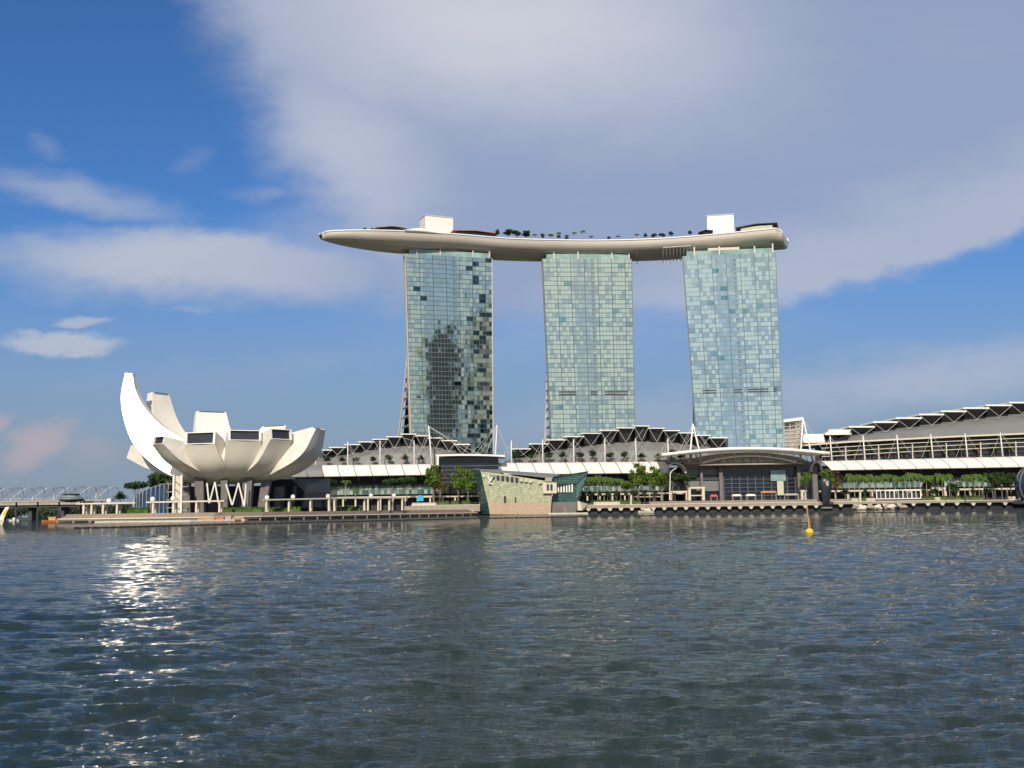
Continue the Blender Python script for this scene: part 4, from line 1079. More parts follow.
def storeys(root, pa, pb, y_under, Y=YM, seed=0):
    """recessed storefronts below the canopy: dark band, glass band, terrace slab, lower shopfronts"""
    xa, xb = PX(pa, Y), PX(pb, Y); rng = random.Random(seed)
    def zz(y): m_ = (pa+pb)/2; return PZ(m_, y, Y+4)
    mid = (pa+pb)/2; H_ = 517.3-.0135*mid
    zt = zz(y_under); zg1 = zz(H_-26.5); zg0 = zz(H_-17.5); zs = zz(H_-14.5); zl = 2.9
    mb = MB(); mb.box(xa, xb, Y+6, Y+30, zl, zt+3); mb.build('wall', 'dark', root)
    mb = MB(); mb.box(xa, xb, Y+1.5, Y+6, zg1+.2, zg1+.8); mb.box(xa, xb, Y+3, Y+6, (zg1+zt)/2, (zg1+zt)/2+.4); mb.build('beam', 'dgrey', root)
    n = max(3, int((xb-xa)/7))
    for k in range(n):
        x0 = xa+(xb-xa)*k/n; x1 = xa+(xb-xa)*(k+1)/n-.25
        if rng.random() < .93: mb = MB(); mb.face([(x0, Y+2.5, zg0), (x1+.15, Y+2.5, zg0), (x1+.15, Y+2.5, zg1), (x0, Y+2.5, zg1)], [(k/8, 0), (k/8+1/8, 0), (k/8+1/8, 1), (k/8, 1)]); mb.build('glass_panel', SHOPGLASS, root)
    mb = MB(); mb.box(xa, xb, Y, Y+6, zs-.3, zs+.7); mb.build('terrace_slab', 'cream', root)
    for k in range(n+1):
        x0 = xa+(xb-xa)*k/n; mb = MB(); mb.boxc((x0, Y+1, (zl+zs)/2), .9, .9, zs-zl-.35); mb.build('column', 'cream', root)
    for k in range(n):
        if rng.random() < .5: x0 = xa+(xb-xa)*(k+.2)/n; mb = MB(); mb.box(x0, x0+(xb-xa)/n*rng.uniform(.4, .7), Y+4, Y+4.5, zl, zl+rng.uniform(2, 3.5)); mb.build('shopfront', rng.choice(('cream', 'curtain', 'conc', 'gold')), root)

# --- left hall
H1 = empty('mall_hall', (PX(390, YM), YM, 2.9), 'left mall hall with stepped white roof plates, between museum and glass pavilion', 'mall hall', 'arched mall halls along the bay')
pl1 = [(319, 332, 450.5), (329, 346, 447.8), (344, 360, 445), (358, 374, 442.3), (372, 388, 439.7), (386, 402, 437.2), (400.5, 416, 434.5), (415, 430, 436.2), (428, 442, 438.4), (441, 457, 441), (454, 470, 444.8)]
top1 = [(308, 462), (330, 455), (372, 446), (400, 442.5), (430, 442.5), (460, 450), (483, 458)]
curved_wall(H1, top1, [(308, 466), (483, 466)], YM+9, 'grey', 'vaulted_roof')
roof_plates(H1, pl1, lambda x: interp([(300, 457.5), (345, 453.5), (395, 447.5), (430, 447), (470, 455)], x), Y=YM+12)
membrane(H1, 290, 434, 465.5, 464, 477, 474.5, 9, first_shaded=2, slant=2.5)
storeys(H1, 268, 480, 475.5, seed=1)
mb = MB(); mb.box(PX(308, YM), PX(500, YM), YM-1, YM+12, PZ(400, 466, YM)-.5, PZ(400, 466, YM)+.2); mb.build('roof_terrace', 'conc', H1)
for top, bot, cb in (((315.8, 454), (315.5, 466), ((326, 450, YM+8),)), ((347.8, 441.5), (347.7, 465.5), ((330, 464, YM+2), (358, 465, YM+2), (338, 449, YM+8), (362, 464, YM+6))),
                     ((380, 440.5), (380, 465), ((366, 465, YM+2), (396, 464, YM+2), (370, 443, YM+8), (388, 443, YM+8))), ((414, 440.5), (414.2, 464), ((398, 464, YM+2), (422, 464, YM+2), (404, 438, YM+8))),
                     ((428.6, 425.6), (431.7, 464.5), ((416, 464, YM+2), (424, 448, YM+6), (443, 440, YM+8), (456, 444, YM+8), (470, 454, YM-10), (480, 455, YM-10)))):
    mast(H1, top, bot, YM-1, cables=cb, r_=.55 if top[1] > 430 else .75)
# junction canopy between the halls
J = empty('junction_canopy', (PX(470, YM), YM-12, 2.9), 'flat white canopy with dark glazing joining the left and middle mall halls', 'canopy')
mb = MB(); rg = []
for k in range(13):
    px_ = 436+(505-436)*k/12; y = 455.8+1.2*((k-5)/7)**2-.01*k; p = P(px_, y, YM-14); rg.append([p, p+Vector((0, 24, 0)), p+Vector((0, 24, 1.0)), p+Vector((0, 0, 1.0))])
mb.loft(rg); mb.build('roof', 'white', J)
mb = MB(); mb.box(PX(439, YM-10), PX(499, YM-10), YM-8, YM+4, PZ(470, 486, YM-10), PZ(470, 457.5, YM-10)); mb.build('glazing', 'darkglass', J)
for k in range(6):
    z = PZ(470, 462+k*4, YM-10); mb = MB(); mb.box(PX(438, YM-10), PX(500, YM-10), YM-8.4, YM-8.1, z, z+.3); mb.build('transom', 'dconc', J)
mb = MB(); mb.box(PX(437, YM-14), PX(439, YM-14), YM-14, YM-13, PZ(438, 466, YM-14), PZ(438, 456.5, YM-14)); mb.build('fascia_end', 'white', J)
mast(J, (496.9, 425), (495.3, 455), YM-6, .75, cables=((477, 452.5, YM-6), (486, 453.8, YM-12), (508, 454, YM+2), (513, 461, YM+2), (492, 453, YM-12), (470, 455, YM-12)))

# --- middle hall
H2 = empty('mall_hall', (PX(600, YM), YM, 2.9), 'middle mall hall with the longest arc of stepped white roof plates, below the middle tower', 'mall hall', 'arched mall halls along the bay')
pl2 = [(511, 531, 449.3), (529, 549, 444.3), (546, 566, 440.3), (564, 584, 437), (581, 601, 433.7), (599, 618.6, 430.9), (616.5, 635, 428.3), (633, 650, 426.4), (648, 665, 428.6), (663, 680, 431), (679, 694, 433.3), (694, 711, 435.8), (709, 727.5, 438.2)]
top2 = [(505, 460), (530, 455), (560, 448.5), (600, 443.5), (640, 441), (680, 443), (710, 446.5), (738, 454)]
curved_wall(H2, top2, [(505, 463.5), (738, 462)], YM+9, 'grey', 'vaulted_roof')
roof_plates(H2, pl2, lambda x: interp([(505, 457), (540, 452), (600, 443.8), (641, 440), (680, 442.5), (735, 449.5)], x), Y=YM+12, soff=6)
membrane(H2, 499, 666, 463, 461.5, 474.5, 472.6, 10, slant=3)
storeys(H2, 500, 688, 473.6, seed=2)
mb = MB(); mb.box(PX(500, YM), PX(690, YM), YM-1, YM+12, PZ(600, 463, YM)-.5, PZ(600, 463, YM)+.2); mb.build('roof_terrace', 'conc', H2)
for top, bot in (((511.4, 440.5), (511.4, 463)), ((542.7, 439.5), (542.8, 462.6)), ((573.6, 439), (573.8, 462.4)), ((604.7, 438.6), (605.1, 462.2)), ((635.5, 438.4), (636.3, 462)), ((667.8, 438.2), (668.6, 461.6))):
    x = top[0]; mast(H2, top, bot, YM-1, .6, cables=((x-12, 462.5, YM+2), (x+19, 461, YM+2), (x-5, 462, YM+4), (x+8, interp([(t_[0], t_[2]) for t_ in pl2], x+8)+1, YM+8)))
for foot in ((689.4, 463), (702.3, 463)): mast(H2, (692.8, 423.6), foot, YM-4, .85, cables=((676, 457, YM-12), (712, 455, YM-12), (720, 461, YM-8), (679, 462, YM+2)) if foot[0] < 690 else ())

# --- right hall
H3 = empty('mall_hall', (PX(920, YM), YM, 2.9), 'right mall hall rising in white roof steps over a planted terrace to the right edge', 'mall hall', 'arched mall halls along the bay')
pl3 = [(825, 851.5, 434.4), (849, 875, 427.5), (873, 898, 422.8), (896, 922, 418.8), (919, 944, 415.2), (941, 966.6, 412), (963.6, 989.4, 408.8), (986, 1012, 406), (1009, 1035, 403.3), (1032, 1058, 401), (1055, 1082, 399)]
top3 = [(803, 441), (850, 433), (900, 425), (960, 417.5), (1024, 410), (1090, 404)]
bot3 = [(803, 446), (850, 442.5), (900, 440), (960, 437), (1024, 434.4), (1090, 432)]
curved_wall(H3, top3, bot3, YM+9, 'grey', 'vaulted_roof', lean=14)
roof_plates(H3, pl3, lambda x: interp([(820, 440.5), (870, 434), (900, 429), (960, 420.5), (1024, 412.5), (1090, 407)], x), Y=YM+16, thick=.9)
# two thick rounded first plates
mb = MB(); mb.hexa([P(803, 443, YM+8), P(825, 442.5, YM+8), P(827, 441, YM+30), P(803, 441, YM+30), P(803.5, 434, YM+12), P(823, 434, YM+12), P(826, 434, YM+30), P(803, 434, YM+30)]); mb.build('roof_shell', 'membrane', H3)
mb = MB(); mb.hexa([P(825, 435, YM+7), P(849, 434.6, YM+7), P(851, 434, YM+30), P(825, 434, YM+30), P(829, 430, YM+12), P(851, 429.5, YM+12), P(852, 429, YM+30), P(829, 429, YM+30)]); mb.build('roof_shell', 'membrane', H3)
mb = MB(); rg = []
for px_, y in [(a, b) for a, b in bot3]:
    p = P(px_, y, YM+7); rg.append([p, p+Vector((0, 3, 0)), p+Vector((0, 3, .9)), p+Vector((0, 0, .9))])
mb.loft(rg); mb.build('eave_beam', 'cream', H3)
membrane(H3, 822, 1094, 461.2, 454.6, 470.2, 465.6, 16, slant=4)
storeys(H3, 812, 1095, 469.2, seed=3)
for k in range(1, 4):                                    # terrace rails
    rg = []; mb = MB()
    for px_ in (822, 900, 1000, 1094): p = P(px_, interp(bot3, px_)+(k*4.2)-.3, YM+3); rg.append([p, p+Vector((0, .3, 0)), p+Vector((0, .3, .35)), p+Vector((0, 0, .35))])
    mb.loft(rg); mb.build('terrace_rail', 'cream', H3)
mb = MB(); mb.hexa([P(815, 462, YM+12), P(1094, 455, YM+12), P(1094, 455, YM+20), P(815, 462, YM+20), P(815, 445, YM+12), P(1094, 433, YM+12), P(1094, 433, YM+20), P(815, 445, YM+20)]); mb.build('terrace_wall', 'dark', H3)
mb = MB(); a = P(815, 461.2, YM); b = P(1094, 454.6, YM)
mb.hexa([a+Vector((0, 0, -.6)), b+Vector((0, 0, -.6)), b+Vector((0, 12, -.6)), a+Vector((0, 12, -.6)), a, b, b+Vector((0, 12, 0)), a+Vector((0, 12, 0))]); mb.build('roof_terrace', 'conc', H3)
for k, (tx, ty, bx_, by_) in enumerate(((830, 436, 832, 461), (863, 435.4, 865, 460), (896.8, 434.8, 898.9, 459), (930.7, 434, 932.9, 458), (965, 433.3, 967.5, 457.2), (1000.2, 432.5, 1002.8, 456.4), (1035, 431.6, 1038, 455.4))):
    mast(H3, (tx, ty), (bx_, by_), YM-1, .65, cables=((tx-9, by_, YM+2), (tx+18, by_-.5, YM+2), (tx+8, by_-16, YM+6)))
    c = P(tx+15.5, by_-15, YM+1); d = P(tx+16, by_, YM+1); mb = MB(); mb.tube([d, c], .35, 6); mb.build('post', 'cream', H3)

def canopy_fabric():
    m = bpy.data.materials.new('canopy_fabric'); m.use_nodes = True; t = m.node_tree; p = t.nodes['Principled BSDF']
    p.inputs['Base Color'].default_value = (.72, .69, .64, 1); p.inputs['Roughness'].default_value = .6
    tr = t.nodes.new('ShaderNodeBsdfTranslucent'); tr.inputs[0].default_value = (.75, .70, .62, 1); mx = t.nodes.new('ShaderNodeMixShader'); mx.inputs[0].default_value = .45
    t.links.new(p.outputs[0], mx.inputs[1]); t.links.new(tr.outputs[0], mx.inputs[2]); t.links.new(mx.outputs[0], t.nodes['Material Output'].inputs[0]); return m
# --- entrance hall with lens shaped canopy between middle and right hall
E = empty('entrance_hall', (PX(745, YM-10), YM-10, 2.9), 'glazed entrance hall under a wide white lens shaped canopy, before the right tower', 'entrance hall')
YE = YM-12
mb = MB(); rg = []
for k in range(25):
    t_ = k/24; px_ = 661.5+(829.5-661.5)*t_; y = 454.8-6.8*(1-(2*t_-1)**2)-1.6*t_+ .0; y -= 0; p = P(px_, y, YE-16); q_ = P(px_, y+2.6*(1-(2*t_-1)**2)**.5+.25, YE-15)
    rg.append([q_, q_+Vector((0, 34, .5)), p+Vector((0, 34, 0)), p])
mb.loft(rg); mb.build('canopy', canopy_fabric(), E, smooth=False)
mb = MB(); mb.tube([(r_[0]+r_[3])*.5+Vector((0, -.2, 0)) for r_ in rg], .95, 8); mb.build('canopy_rim', 'white', E, smooth=True)
mb = MB(); rr_ = []
for k in range(13):
    px_ = 684+(812-684)*k/12; b_ = P(px_, 464.5, YE+6); t_ = P(px_, 463-10.5*(1-(2*k/12-1)**2)**.6, YE+14); rr_.append([b_, t_, t_+Vector((0, 20, 0)), b_+Vector((0, 28, 0))])
mb.loft(rr_); mb.build('vault', 'conc', E)
mb = MB(); rg = []
for k in range(17):
    t_ = k/16; px_ = 703+(797-703)*t_; y = 463.4-6.6*(1-(2*t_-1)**2); p = P(px_, y, YE-6); rg.append([p, p+Vector((0, 8, 0)), p+Vector((0, 8, .9)), p+Vector((0, 0, .9))])
mb.loft(rg); mb.build('arch_beam', 'white', E)
mb = MB()
for k in range(7): mb.box(PX(722+k*7.6, YE), PX(728+k*7.6, YE), YE-3, YE-2, PZ(750, 462.6, YE), PZ(750, 459.4+abs(k-3)*.25, YE))
mb.build('clerestory', 'curtain', E)
mb = MB()
for k in range(13):
    px_ = 672+k*12; mb.tube([P(px_, 452.6-1.2*(1-((k-6)/6)**2), YE-14), P(px_+5, 463, YE-5)], .2, 5)
mb.build('canopy_strut', 'steel', E)
mb = MB(); a = P(700, 465.4, YE-6); b = P(803, 463.8, YE-6); mb.hexa([a, b, b+Vector((0, 20, 0)), a+Vector((0, 20, 0)), a+Vector((0, 0, .7)), b+Vector((0, 0, .7)), b+Vector((0, 20, .7)), a+Vector((0, 20, .7))]); mb.build('roof_slab', 'conc', E)
zt = PZ(745, 466.6, YE)
mb = MB(); mb.box(PX(686, YE), PX(822, YE), YE+4, YE+30, 2.9, zt+1.5); mb.build('wall', 'darkglass', E)
for pa, pb in ((686, 689.5), (701.5, 704), (720.5, 724), (799, 802), (814, 819)):
    mb = MB(); mb.box(PX(pa, YE), PX(pb, YE), YE, YE+4, 2.9, zt); mb.build('pier', 'dconc', E)
for pa, pb in ((704.2, 720.2), (689.7, 701.2)):
    for y0, y1, m_ in ((469, 474, 'grey'), (477.5, 480, 'dgrey'), (481, 491, 'grey')):
        mb = MB(); mb.box(PX(pa, YE), PX(pb, YE), YE+2.5, YE+3.2, PZ(pa, y1, YE), PZ(pa, y0, YE)); mb.build('blind', m_, E)
mb = MB(); mb.box(PX(802.2, YE), PX(822, YE), YE+2, YE+5, PZ(810, 469.5, YE), zt+2.5); mb.build('fascia', 'dconc', E)
mb = MB(); mb.box(PX(686, YE), PX(802, YE), YE+1.5, YE+5, zt-.4, zt+1.4); mb.build('fascia', 'dconc', E)
for k in range(7):
    z = PZ(760, 471+k*4.1, YE); mb = MB(); mb.box(PX(724.3, YE), PX(798.8, YE), YE+3.2, YE+3.5, z, z+.2); mb.build('transom', 'dconc', E)
for k in range(10):
    x = PX(726+k*8, YE); mb = MB(); mb.box(x-.13, x+.13, YE+3.5, YE+3.9, 2.9, zt-.5); mb.build('mullion', 'grey', E)
mb = MB(); mb.boxc((PX(780.5, YE), YE+2.6, PZ(780, 475.5, YE)), 8.6, .5, 6.0); mb.build('glass_panel', 'aqua', E)
mb = MB(); mb.boxc((PX(782.3, YE), YE+2.4, PZ(782, 488, YE)), 3.6, .5, 8.0); mb.build('glass_panel', 'curtain', E)
for foot in ((800, 462.5), (813.2, 462.5)): mast(E, (803, 418), foot, YE+8, .85, cables=((771, 440, YE+10), (776, 450, YE+10), (790, 452, YE)) if foot[0] < 805 else ((824, 452, YE),))
# barrel ends of the canopies on both sides of it
for cx_, w_, yt, yb in ((676, 10.5, 462.3, 473), (817, 5.8, 461.4, 471.5)):
    mb = MB(); rg = []
    for q in range(13):
        an = math.pi*q/12; rr = []
        for k_ in (1, .88):
            x = cx_-w_*math.cos(an)*k_; y = yb+(yt-yb)*math.sin(an)*k_; rr.append(P(x, y, YE-2))
        rg.append([rr[0], rr[1], rr[1]+Vector((0, 10, 0)), rr[0]+Vector((0, 10, 0))])
    mb.loft(rg); mb.build('barrel_end', 'membrane', E)
# white lattice stair shaft right of the tower
G = empty('lattice_shaft', (PX(793, YM+20), YM+20, 2.9), 'white latticed steel shaft with flat lid beside the right tower\'s foot', 'lattice shaft')
mb = MB(); mb.hexa([P(783.5, 422.4, YM+16), P(803, 420, YM+16), P(803, 420, YM+30), P(783.5, 422, YM+30), P(783.5, 419.8, YM+16), P(803, 417, YM+16), P(803, 417, YM+30), P(783.5, 419.5, YM+30)]); mb.build('lid', 'white', G)
mb = MB(); mb.hexa([P(784.5, 449, YM+22), P(801, 449, YM+22), P(801, 449, YM+29), P(784.5, 449, YM+29), P(784.5, 422, YM+22), P(802, 420, YM+22), P(802, 420, YM+29), P(784.5, 422, YM+29)]); mb.build('screen', 'conc', G)
mb = MB()
for k in range(7):
    y = 423+k*3.8; mb.tube([P(784, y, YM+18), P(802, y-1, YM+18)], .16, 4); mb.tube([P(796, y, YM+18), P(801, y+3.2, YM+18)], .15, 4); mb.tube([P(801, y, YM+18), P(796, y+3.2, YM+18)], .15, 4)
for x in (784, 790, 796, 801.5): mb.tube([P(x, 421, YM+18), P(x-.3, 449, YM+18)], .2, 5)
mb.build('lattice', 'steel', G)

# ---------------------------------------------------------------- glass pavilion on the water
YP = 588
PV = empty('glass_pavilion', (PX(532, YP), YP, 0), 'slanting green glass pavilion on a stone plinth standing in the water', 'pavilion')
def Q(px, py, dy=0): return P(px, py, YP+dy)
gm = panel_mat('pavilion_yellow_glass', (.38, .40, .25), (.58, .60, .42), (.20, .22, .16), 34, 12)
gd = panel_mat('pavilion_dark_glass', (.012, .045, .045), (.04, .10, .09), (.07, .12, .11), 9, 11, .15, lw=.14)
gl = panel_mat('pavilion_lattice_glass', (.012, .04, .045), (.03, .08, .08), (.14, .24, .22), 12, 5, .2, lw=.22)
UVQ = [(0, 0), (1, 0), (1, 1), (0, 1)]
def slab4(name, m, a, b, c, d, dep=1.0, parent=PV):
    mb = MB(); mb.face([a, b, c, d], UVQ)
    v = Vector((0, dep, 0)); mb.face([b+v, a+v, d+v, c+v], UVQ); mb.face([a, a+v, b+v, b], UVQ); mb.face([d, c, c+v, d+v], UVQ); mb.face([a, d, d+v, a+v], UVQ); mb.face([b, b+v, c+v, c], UVQ)
    return mb.build(name, m, parent)
slab4('front_glass', gm, Q(487.6, 502.2), Q(551.5, 502.2), Q(552.8, 482.0, -1), Q(480.2, 470.6, -2))
slab4('left_glass', gd, Q(481.0, 513.8, 8), Q(489.6, 513.6, 0), Q(480.6, 470.4, -2.2), Q(474.0, 469.0, 14), dep=.6)
slab4('plinth', panel_mat('plinth_stone', (.40, .30, .20), (.55, .42, .30), (.36, .27, .2), 60, 14, .8, lw=.12), Q(489.8, 514.4), Q(550.6, 514.4), Q(551.4, 502.0), Q(487.8, 502.0), 22)
slab4('right_lattice', gl, Q(553.2, 483.3, 1), Q(577, 483.3, 5), Q(588.2, 472.6, 6), Q(553.2, 477.8, 0), dep=.6)
slab4('right_lattice', gl, Q(575.6, 501.5, 4.5), Q(578.6, 501.5, 7), Q(588.2, 472.8, 6.8), Q(577, 483.4, 5.4), dep=.6)
slab4('right_glass', gd, Q(552.8, 502, 6), Q(576.6, 502, 6), Q(576.8, 483.2, 6), Q(552.9, 483.2, 6), 14)
slab4('right_plinth', 'dconc', Q(551.2, 513.6, 4), Q(576.2, 513.6, 4), Q(577.2, 502, 4), Q(551.6, 502, 4), 18)
mb = MB(); mb.hexa([Q(474, 469.4, 14), Q(480.4, 470.8, -2.4), Q(553, 478.6, -1.6), Q(560, 475, 16), Q(474, 468.6, 14), Q(480.4, 469.8, -2.4), Q(553, 477.2, -1.6), Q(560, 474, 16)]); mb.build('roof', 'grey', PV)
mb = MB(); a, b = Q(553, 477.4, -1), Q(588.4, 471.9, 6); mb.hexa([a, b, b+Vector((0, 14, 0)), a+Vector((0, 16, 0)), a+Vector((0, 0, .45)), b+Vector((0, 0, .45)), b+Vector((0, 14, .45)), a+Vector((0, 16, .45))]); mb.build('roof', 'dgrey', PV)
for k in range(13):                                       # row of upper windows
    f = k/12; x = 484+f*56; y = 475.8+f*6.4
    if k in (1, 11): continue
    mb = MB(); mb.boxc(Q(x, y, -2.1), 1.5, .5, 2.1 if 2 < k < 8 else 1.5); mb.build('window', 'dark' if 1 < k < 8 else 'curtain', PV)
for k in range(7):
    mb = MB(); mb.boxc(Q(555.6+k*2.75, 488, 5.2), .75, .6, 4.6); mb.build('window_pier', 'white', PV)
mb = MB(); mb.boxc(Q(549.8, 488, -1.6), 7.2, 1.2, 5.6); mb.build('bay_box', 'cream', PV)
for k in range(2): mb = MB(); mb.boxc(Q(547.8+k*3.6, 487.2, -2.4), 1.2, .4, 3.2); mb.build('bay_window', 'dark', PV)
mb = MB(); mb.boxc(Q(548.5, 479.5, -1.6), 3.6, 1.2, 2.0); mb.build('vent_box', 'conc', PV)
mb = MB(); mb.boxc(Q(504.9, 499, -.7), 1.1, .5, 3.2); mb.build('doorway', 'dark', PV)
mb = MB(); mb.boxc(Q(515.5, 499.4, -.7), .6, .5, 2.6); mb.build('doorway', 'dark', PV)
# white interlocked letter emblem
def stroke(mb, a, b, w_, Yd=-3.0):
    a = Q(*a, Yd); b = Q(*b, Yd); d = (b-a).normalized(); n = Vector((-d.z, 0, d.x))*w_/2; v = Vector((0, .3, 0))
    mb.hexa([a-n, b-n, b-n+v, a-n+v, a+n, b+n, b+n+v, a+n+v])
emb = MB()
stroke(emb, (487.6, 476.2), (490.4, 481.4), .62); stroke(emb, (493.2, 476.2), (490.4, 481.4), .34)          # V
stroke(emb, (486.9, 476.3), (488.9, 476.3), .22); stroke(emb, (492.4, 476.3), (494.2, 476.3), .22)
emb2 = MB(); stroke(emb2, (491.0, 477.6), (488.9, 483.2), .55); stroke(emb2, (488.2, 483.1), (492.2, 483.1), .42); stroke(emb2, (490.0, 477.7), (492.0, 477.7), .22)
for v_ in range(len(emb2.v)): x, y, z = emb2.v[v_]; emb2.v[v_] = (x, y-.12, z)
e_ = emb.build('emblem', 'white', PV); emb2.build('emblem_letter', 'white', e_)
# low jetty stub right of the pavilion, figure like brown bollard, light ramp
strip_thing('jetty', [(PX(548, 575), 575), (PX(588, 575), 575)], 6, -.3, .6, 'cream', 'low cream landing jetty at the foot of the glass pavilion\'s right corner', 'jetty')
mb = MB(); mb.boxc((PX(565, 576), 577, 1.9), .35, .35, 2.8); mb.boxc((PX(565, 576), 577, 2.6), 1.8, .3, .3); tag(mb.build('timber_post', 'gold', origin=(PX(565, 576), 577, .6)), 'brown timber mooring post on the jetty by the pavilion', 'post')
mb = MB(); mb.hexa([Q(577.5, 510.5, 0), Q(582, 510.5, 0), Q(586, 509.5, 8), Q(578, 510, 8), Q(577.5, 501, 0), Q(580, 501.5, 0), Q(588, 504, 8), Q(578, 501.5, 8)])
tag(mb.build('ramp', 'cream', origin=Q(580, 508, 3)), 'sloping cream ramp wall between glass pavilion and pier', 'ramp')

# ---------------------------------------------------------------- pier along the mall
def pier(pa, pb, Y, ztop, label, step=12.5, thick=1.5, m_='stone'):
    xa, xb = PX(pa, Y), PX(pb, Y); root = empty('pier', ((xa+xb)/2, Y, 0), label, 'pier', 'promenade piers in front of the mall')
    mb = MB(); mb.box(xa, xb, Y, Y+26, ztop-thick, ztop); mb.build('deck', m_, root)
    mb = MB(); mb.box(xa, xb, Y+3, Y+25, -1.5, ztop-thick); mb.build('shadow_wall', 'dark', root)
    n = max(2, int((pb-pa)/step))
    for k in range(n):
        x = xa+(xb-xa)*(k+.5)/n
        mb = MB(); z1 = ztop-thick; mb.hexa([(x-.5, Y+.3, z1-1.5), (x+.5, Y+.3, z1-1.5), (x+.5, Y+3, z1-1.5), (x-.5, Y+3, z1-1.5), (x-1.4, Y+.1, z1), (x+1.4, Y+.1, z1), (x+1.4, Y+3, z1), (x-1.4, Y+3, z1)])
        mb.build('corbel', 'cream', root)
    mb = MB(); mb.box(xa, xb, Y-.15, Y+.25, ztop-.1, ztop+.25); mb.build('edge', 'cream', root)
    # railing
    mb = MB(); n = int((xb-xa)/2.4)
    for k in range(n+1): x = xa+(xb-xa)*k/n; mb.boxc((x, Y+4, ztop+.55), .1, .1, 1.1)
    mb.box(xa, xb, Y+3.95, Y+4.05, ztop+1.05, ztop+1.2); mb.build('railing', 'dconc', root)
    return root
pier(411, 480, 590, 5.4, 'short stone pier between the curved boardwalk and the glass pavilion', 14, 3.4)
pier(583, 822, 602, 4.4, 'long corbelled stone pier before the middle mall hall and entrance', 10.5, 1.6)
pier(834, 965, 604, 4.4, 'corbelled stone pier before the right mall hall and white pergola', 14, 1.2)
pier(966, 1110, 606, 4.2, 'rightmost pier, shadow put into its dark stone colour, below the blue glass dome', 16, 1.2, 'dconc')  # dark deck colour stands in for the shadow below the dome
mb = MB(); mb.box(PX(575, 628), PX(1110, 628), 626, 636, 2.9, 4.3); mb.build('promenade', 'stone')['kind'] = 'structure'
mb = MB(); mb.box(PX(405, 618), PX(482, 618), 614, 636, 2.9, 5.3); mb.build('promenade_left', 'stone')['kind'] = 'structure'
# stepped brown seating
for pa, pb, lab in ((650, 820, 'long brown timber steps in front of the entrance hall'), (830, 852, 'short brown timber steps left of the white pergola')):
    mb = MB()
    for k in range(3): mb.box(PX(pa, 612), PX(pb, 612), 610+k*2, 616, 4.4+k*.55, 4.95+k*.55)
    tag(mb.build('timber_steps', 'deck', origin=(PX(pa, 612), 612, 4.4)), lab, 'steps')
# planters
for i, (pa, pb, Y) in enumerate(((436, 449, 612), (451, 459, 612), (462, 470, 612), (581, 590, 618), (592, 602, 612), (601, 622, 618), (622, 641, 618), (853, 875, 618), (922, 939, 618), (940, 948, 612), (946, 962, 618), (966, 984, 618))):
    hedge(PX(pa, Y), PX(pb, Y), Y, 5.3 if pa < 480 else 4.35, 2.6, 4, nth(i, 12, 'clipped hedge') + ' on the mall promenade')
for i, (pa, pb, Y) in enumerate(((412, 436, 606), (594, 604, 608), (604, 620, 608), (852, 862, 609), (867, 876, 609), (936, 941, 609))):
    mb = MB(); mb.box(PX(pa, Y), PX(pb, Y), Y, Y+2.2, 4.3, 6.2 if pa > 500 else 7.0); tag(mb.build('planter_wall', 'cream', origin=(PX(pa, Y), Y, 4.3)), nth(i, 6, 'low cream planter wall') + ' on the mall promenade', 'planter wall', 'planter walls on the promenade')
# blue tent
c = P(420, 503, 611); root = empty('tent', (c.x, 611, 5.3), 'small bright blue tent on the promenade left of the bare branched tree', 'tent')
mb = MB(); mb.boxc((c.x, 612.5, c.z+2.4), 3.8, 3, 2.6, 0, .9); mb.build('cover', 'blue_tarp', root)
mb = MB(); mb.boxc((c.x, 612.5, c.z+4.0), 3.3, 2.7, .7, 0, .3); mb.build('top', 'blue_tarp', root)
# frames, kiosks, pergolas on the promenade
def portal(pa, pb, yt, yb, Y, label, m_='cream', mid=None, t_=.9):
    a = P(pa, yt, Y); b = P(pb, yb, Y); root = empty('portal_frame', ((a.x+b.x)/2, Y, b.z), label, 'frame')
    for x in (a.x, b.x-t_): mb = MB(); mb.box(x, x+t_, Y, Y+3, b.z, a.z-1.0); mb.build('post', m_, root)
    mb = MB(); mb.box(a.x-.2, b.x+.2, Y-.1, Y+3.1, a.z-1.0, a.z); mb.build('beam', m_, root)
    if mid: mb = MB(); z = PZ(pa, mid, Y); mb.box(a.x+t_, b.x-t_, Y+.5, Y+2.5, z-.3, z+.3); mb.build('shelf', m_, root)
    return root
portal(688, 705, 487, 500.3, 622, 'tall cream portal frame left of the entrance hall glass', mid=495.6, t_=1.5)
portal(670, 687.5, 491, 500.3, 622, 'lower cream portal frame adjoining the tall one on its left', t_=.8)
portal(801, 807, 490, 499.6, 622, 'narrow cream frame under the right end of the entrance hall', t_=1.2)
portal(632, 662, 492.5, 500.6, 622, 'long thin brownish pergola frame right of the middle palms', 'conc', 497, t_=.5)
portal(932, 946, 487.5, 496, 622, 'cream frame between the white pergola and the right palms', t_=.8)
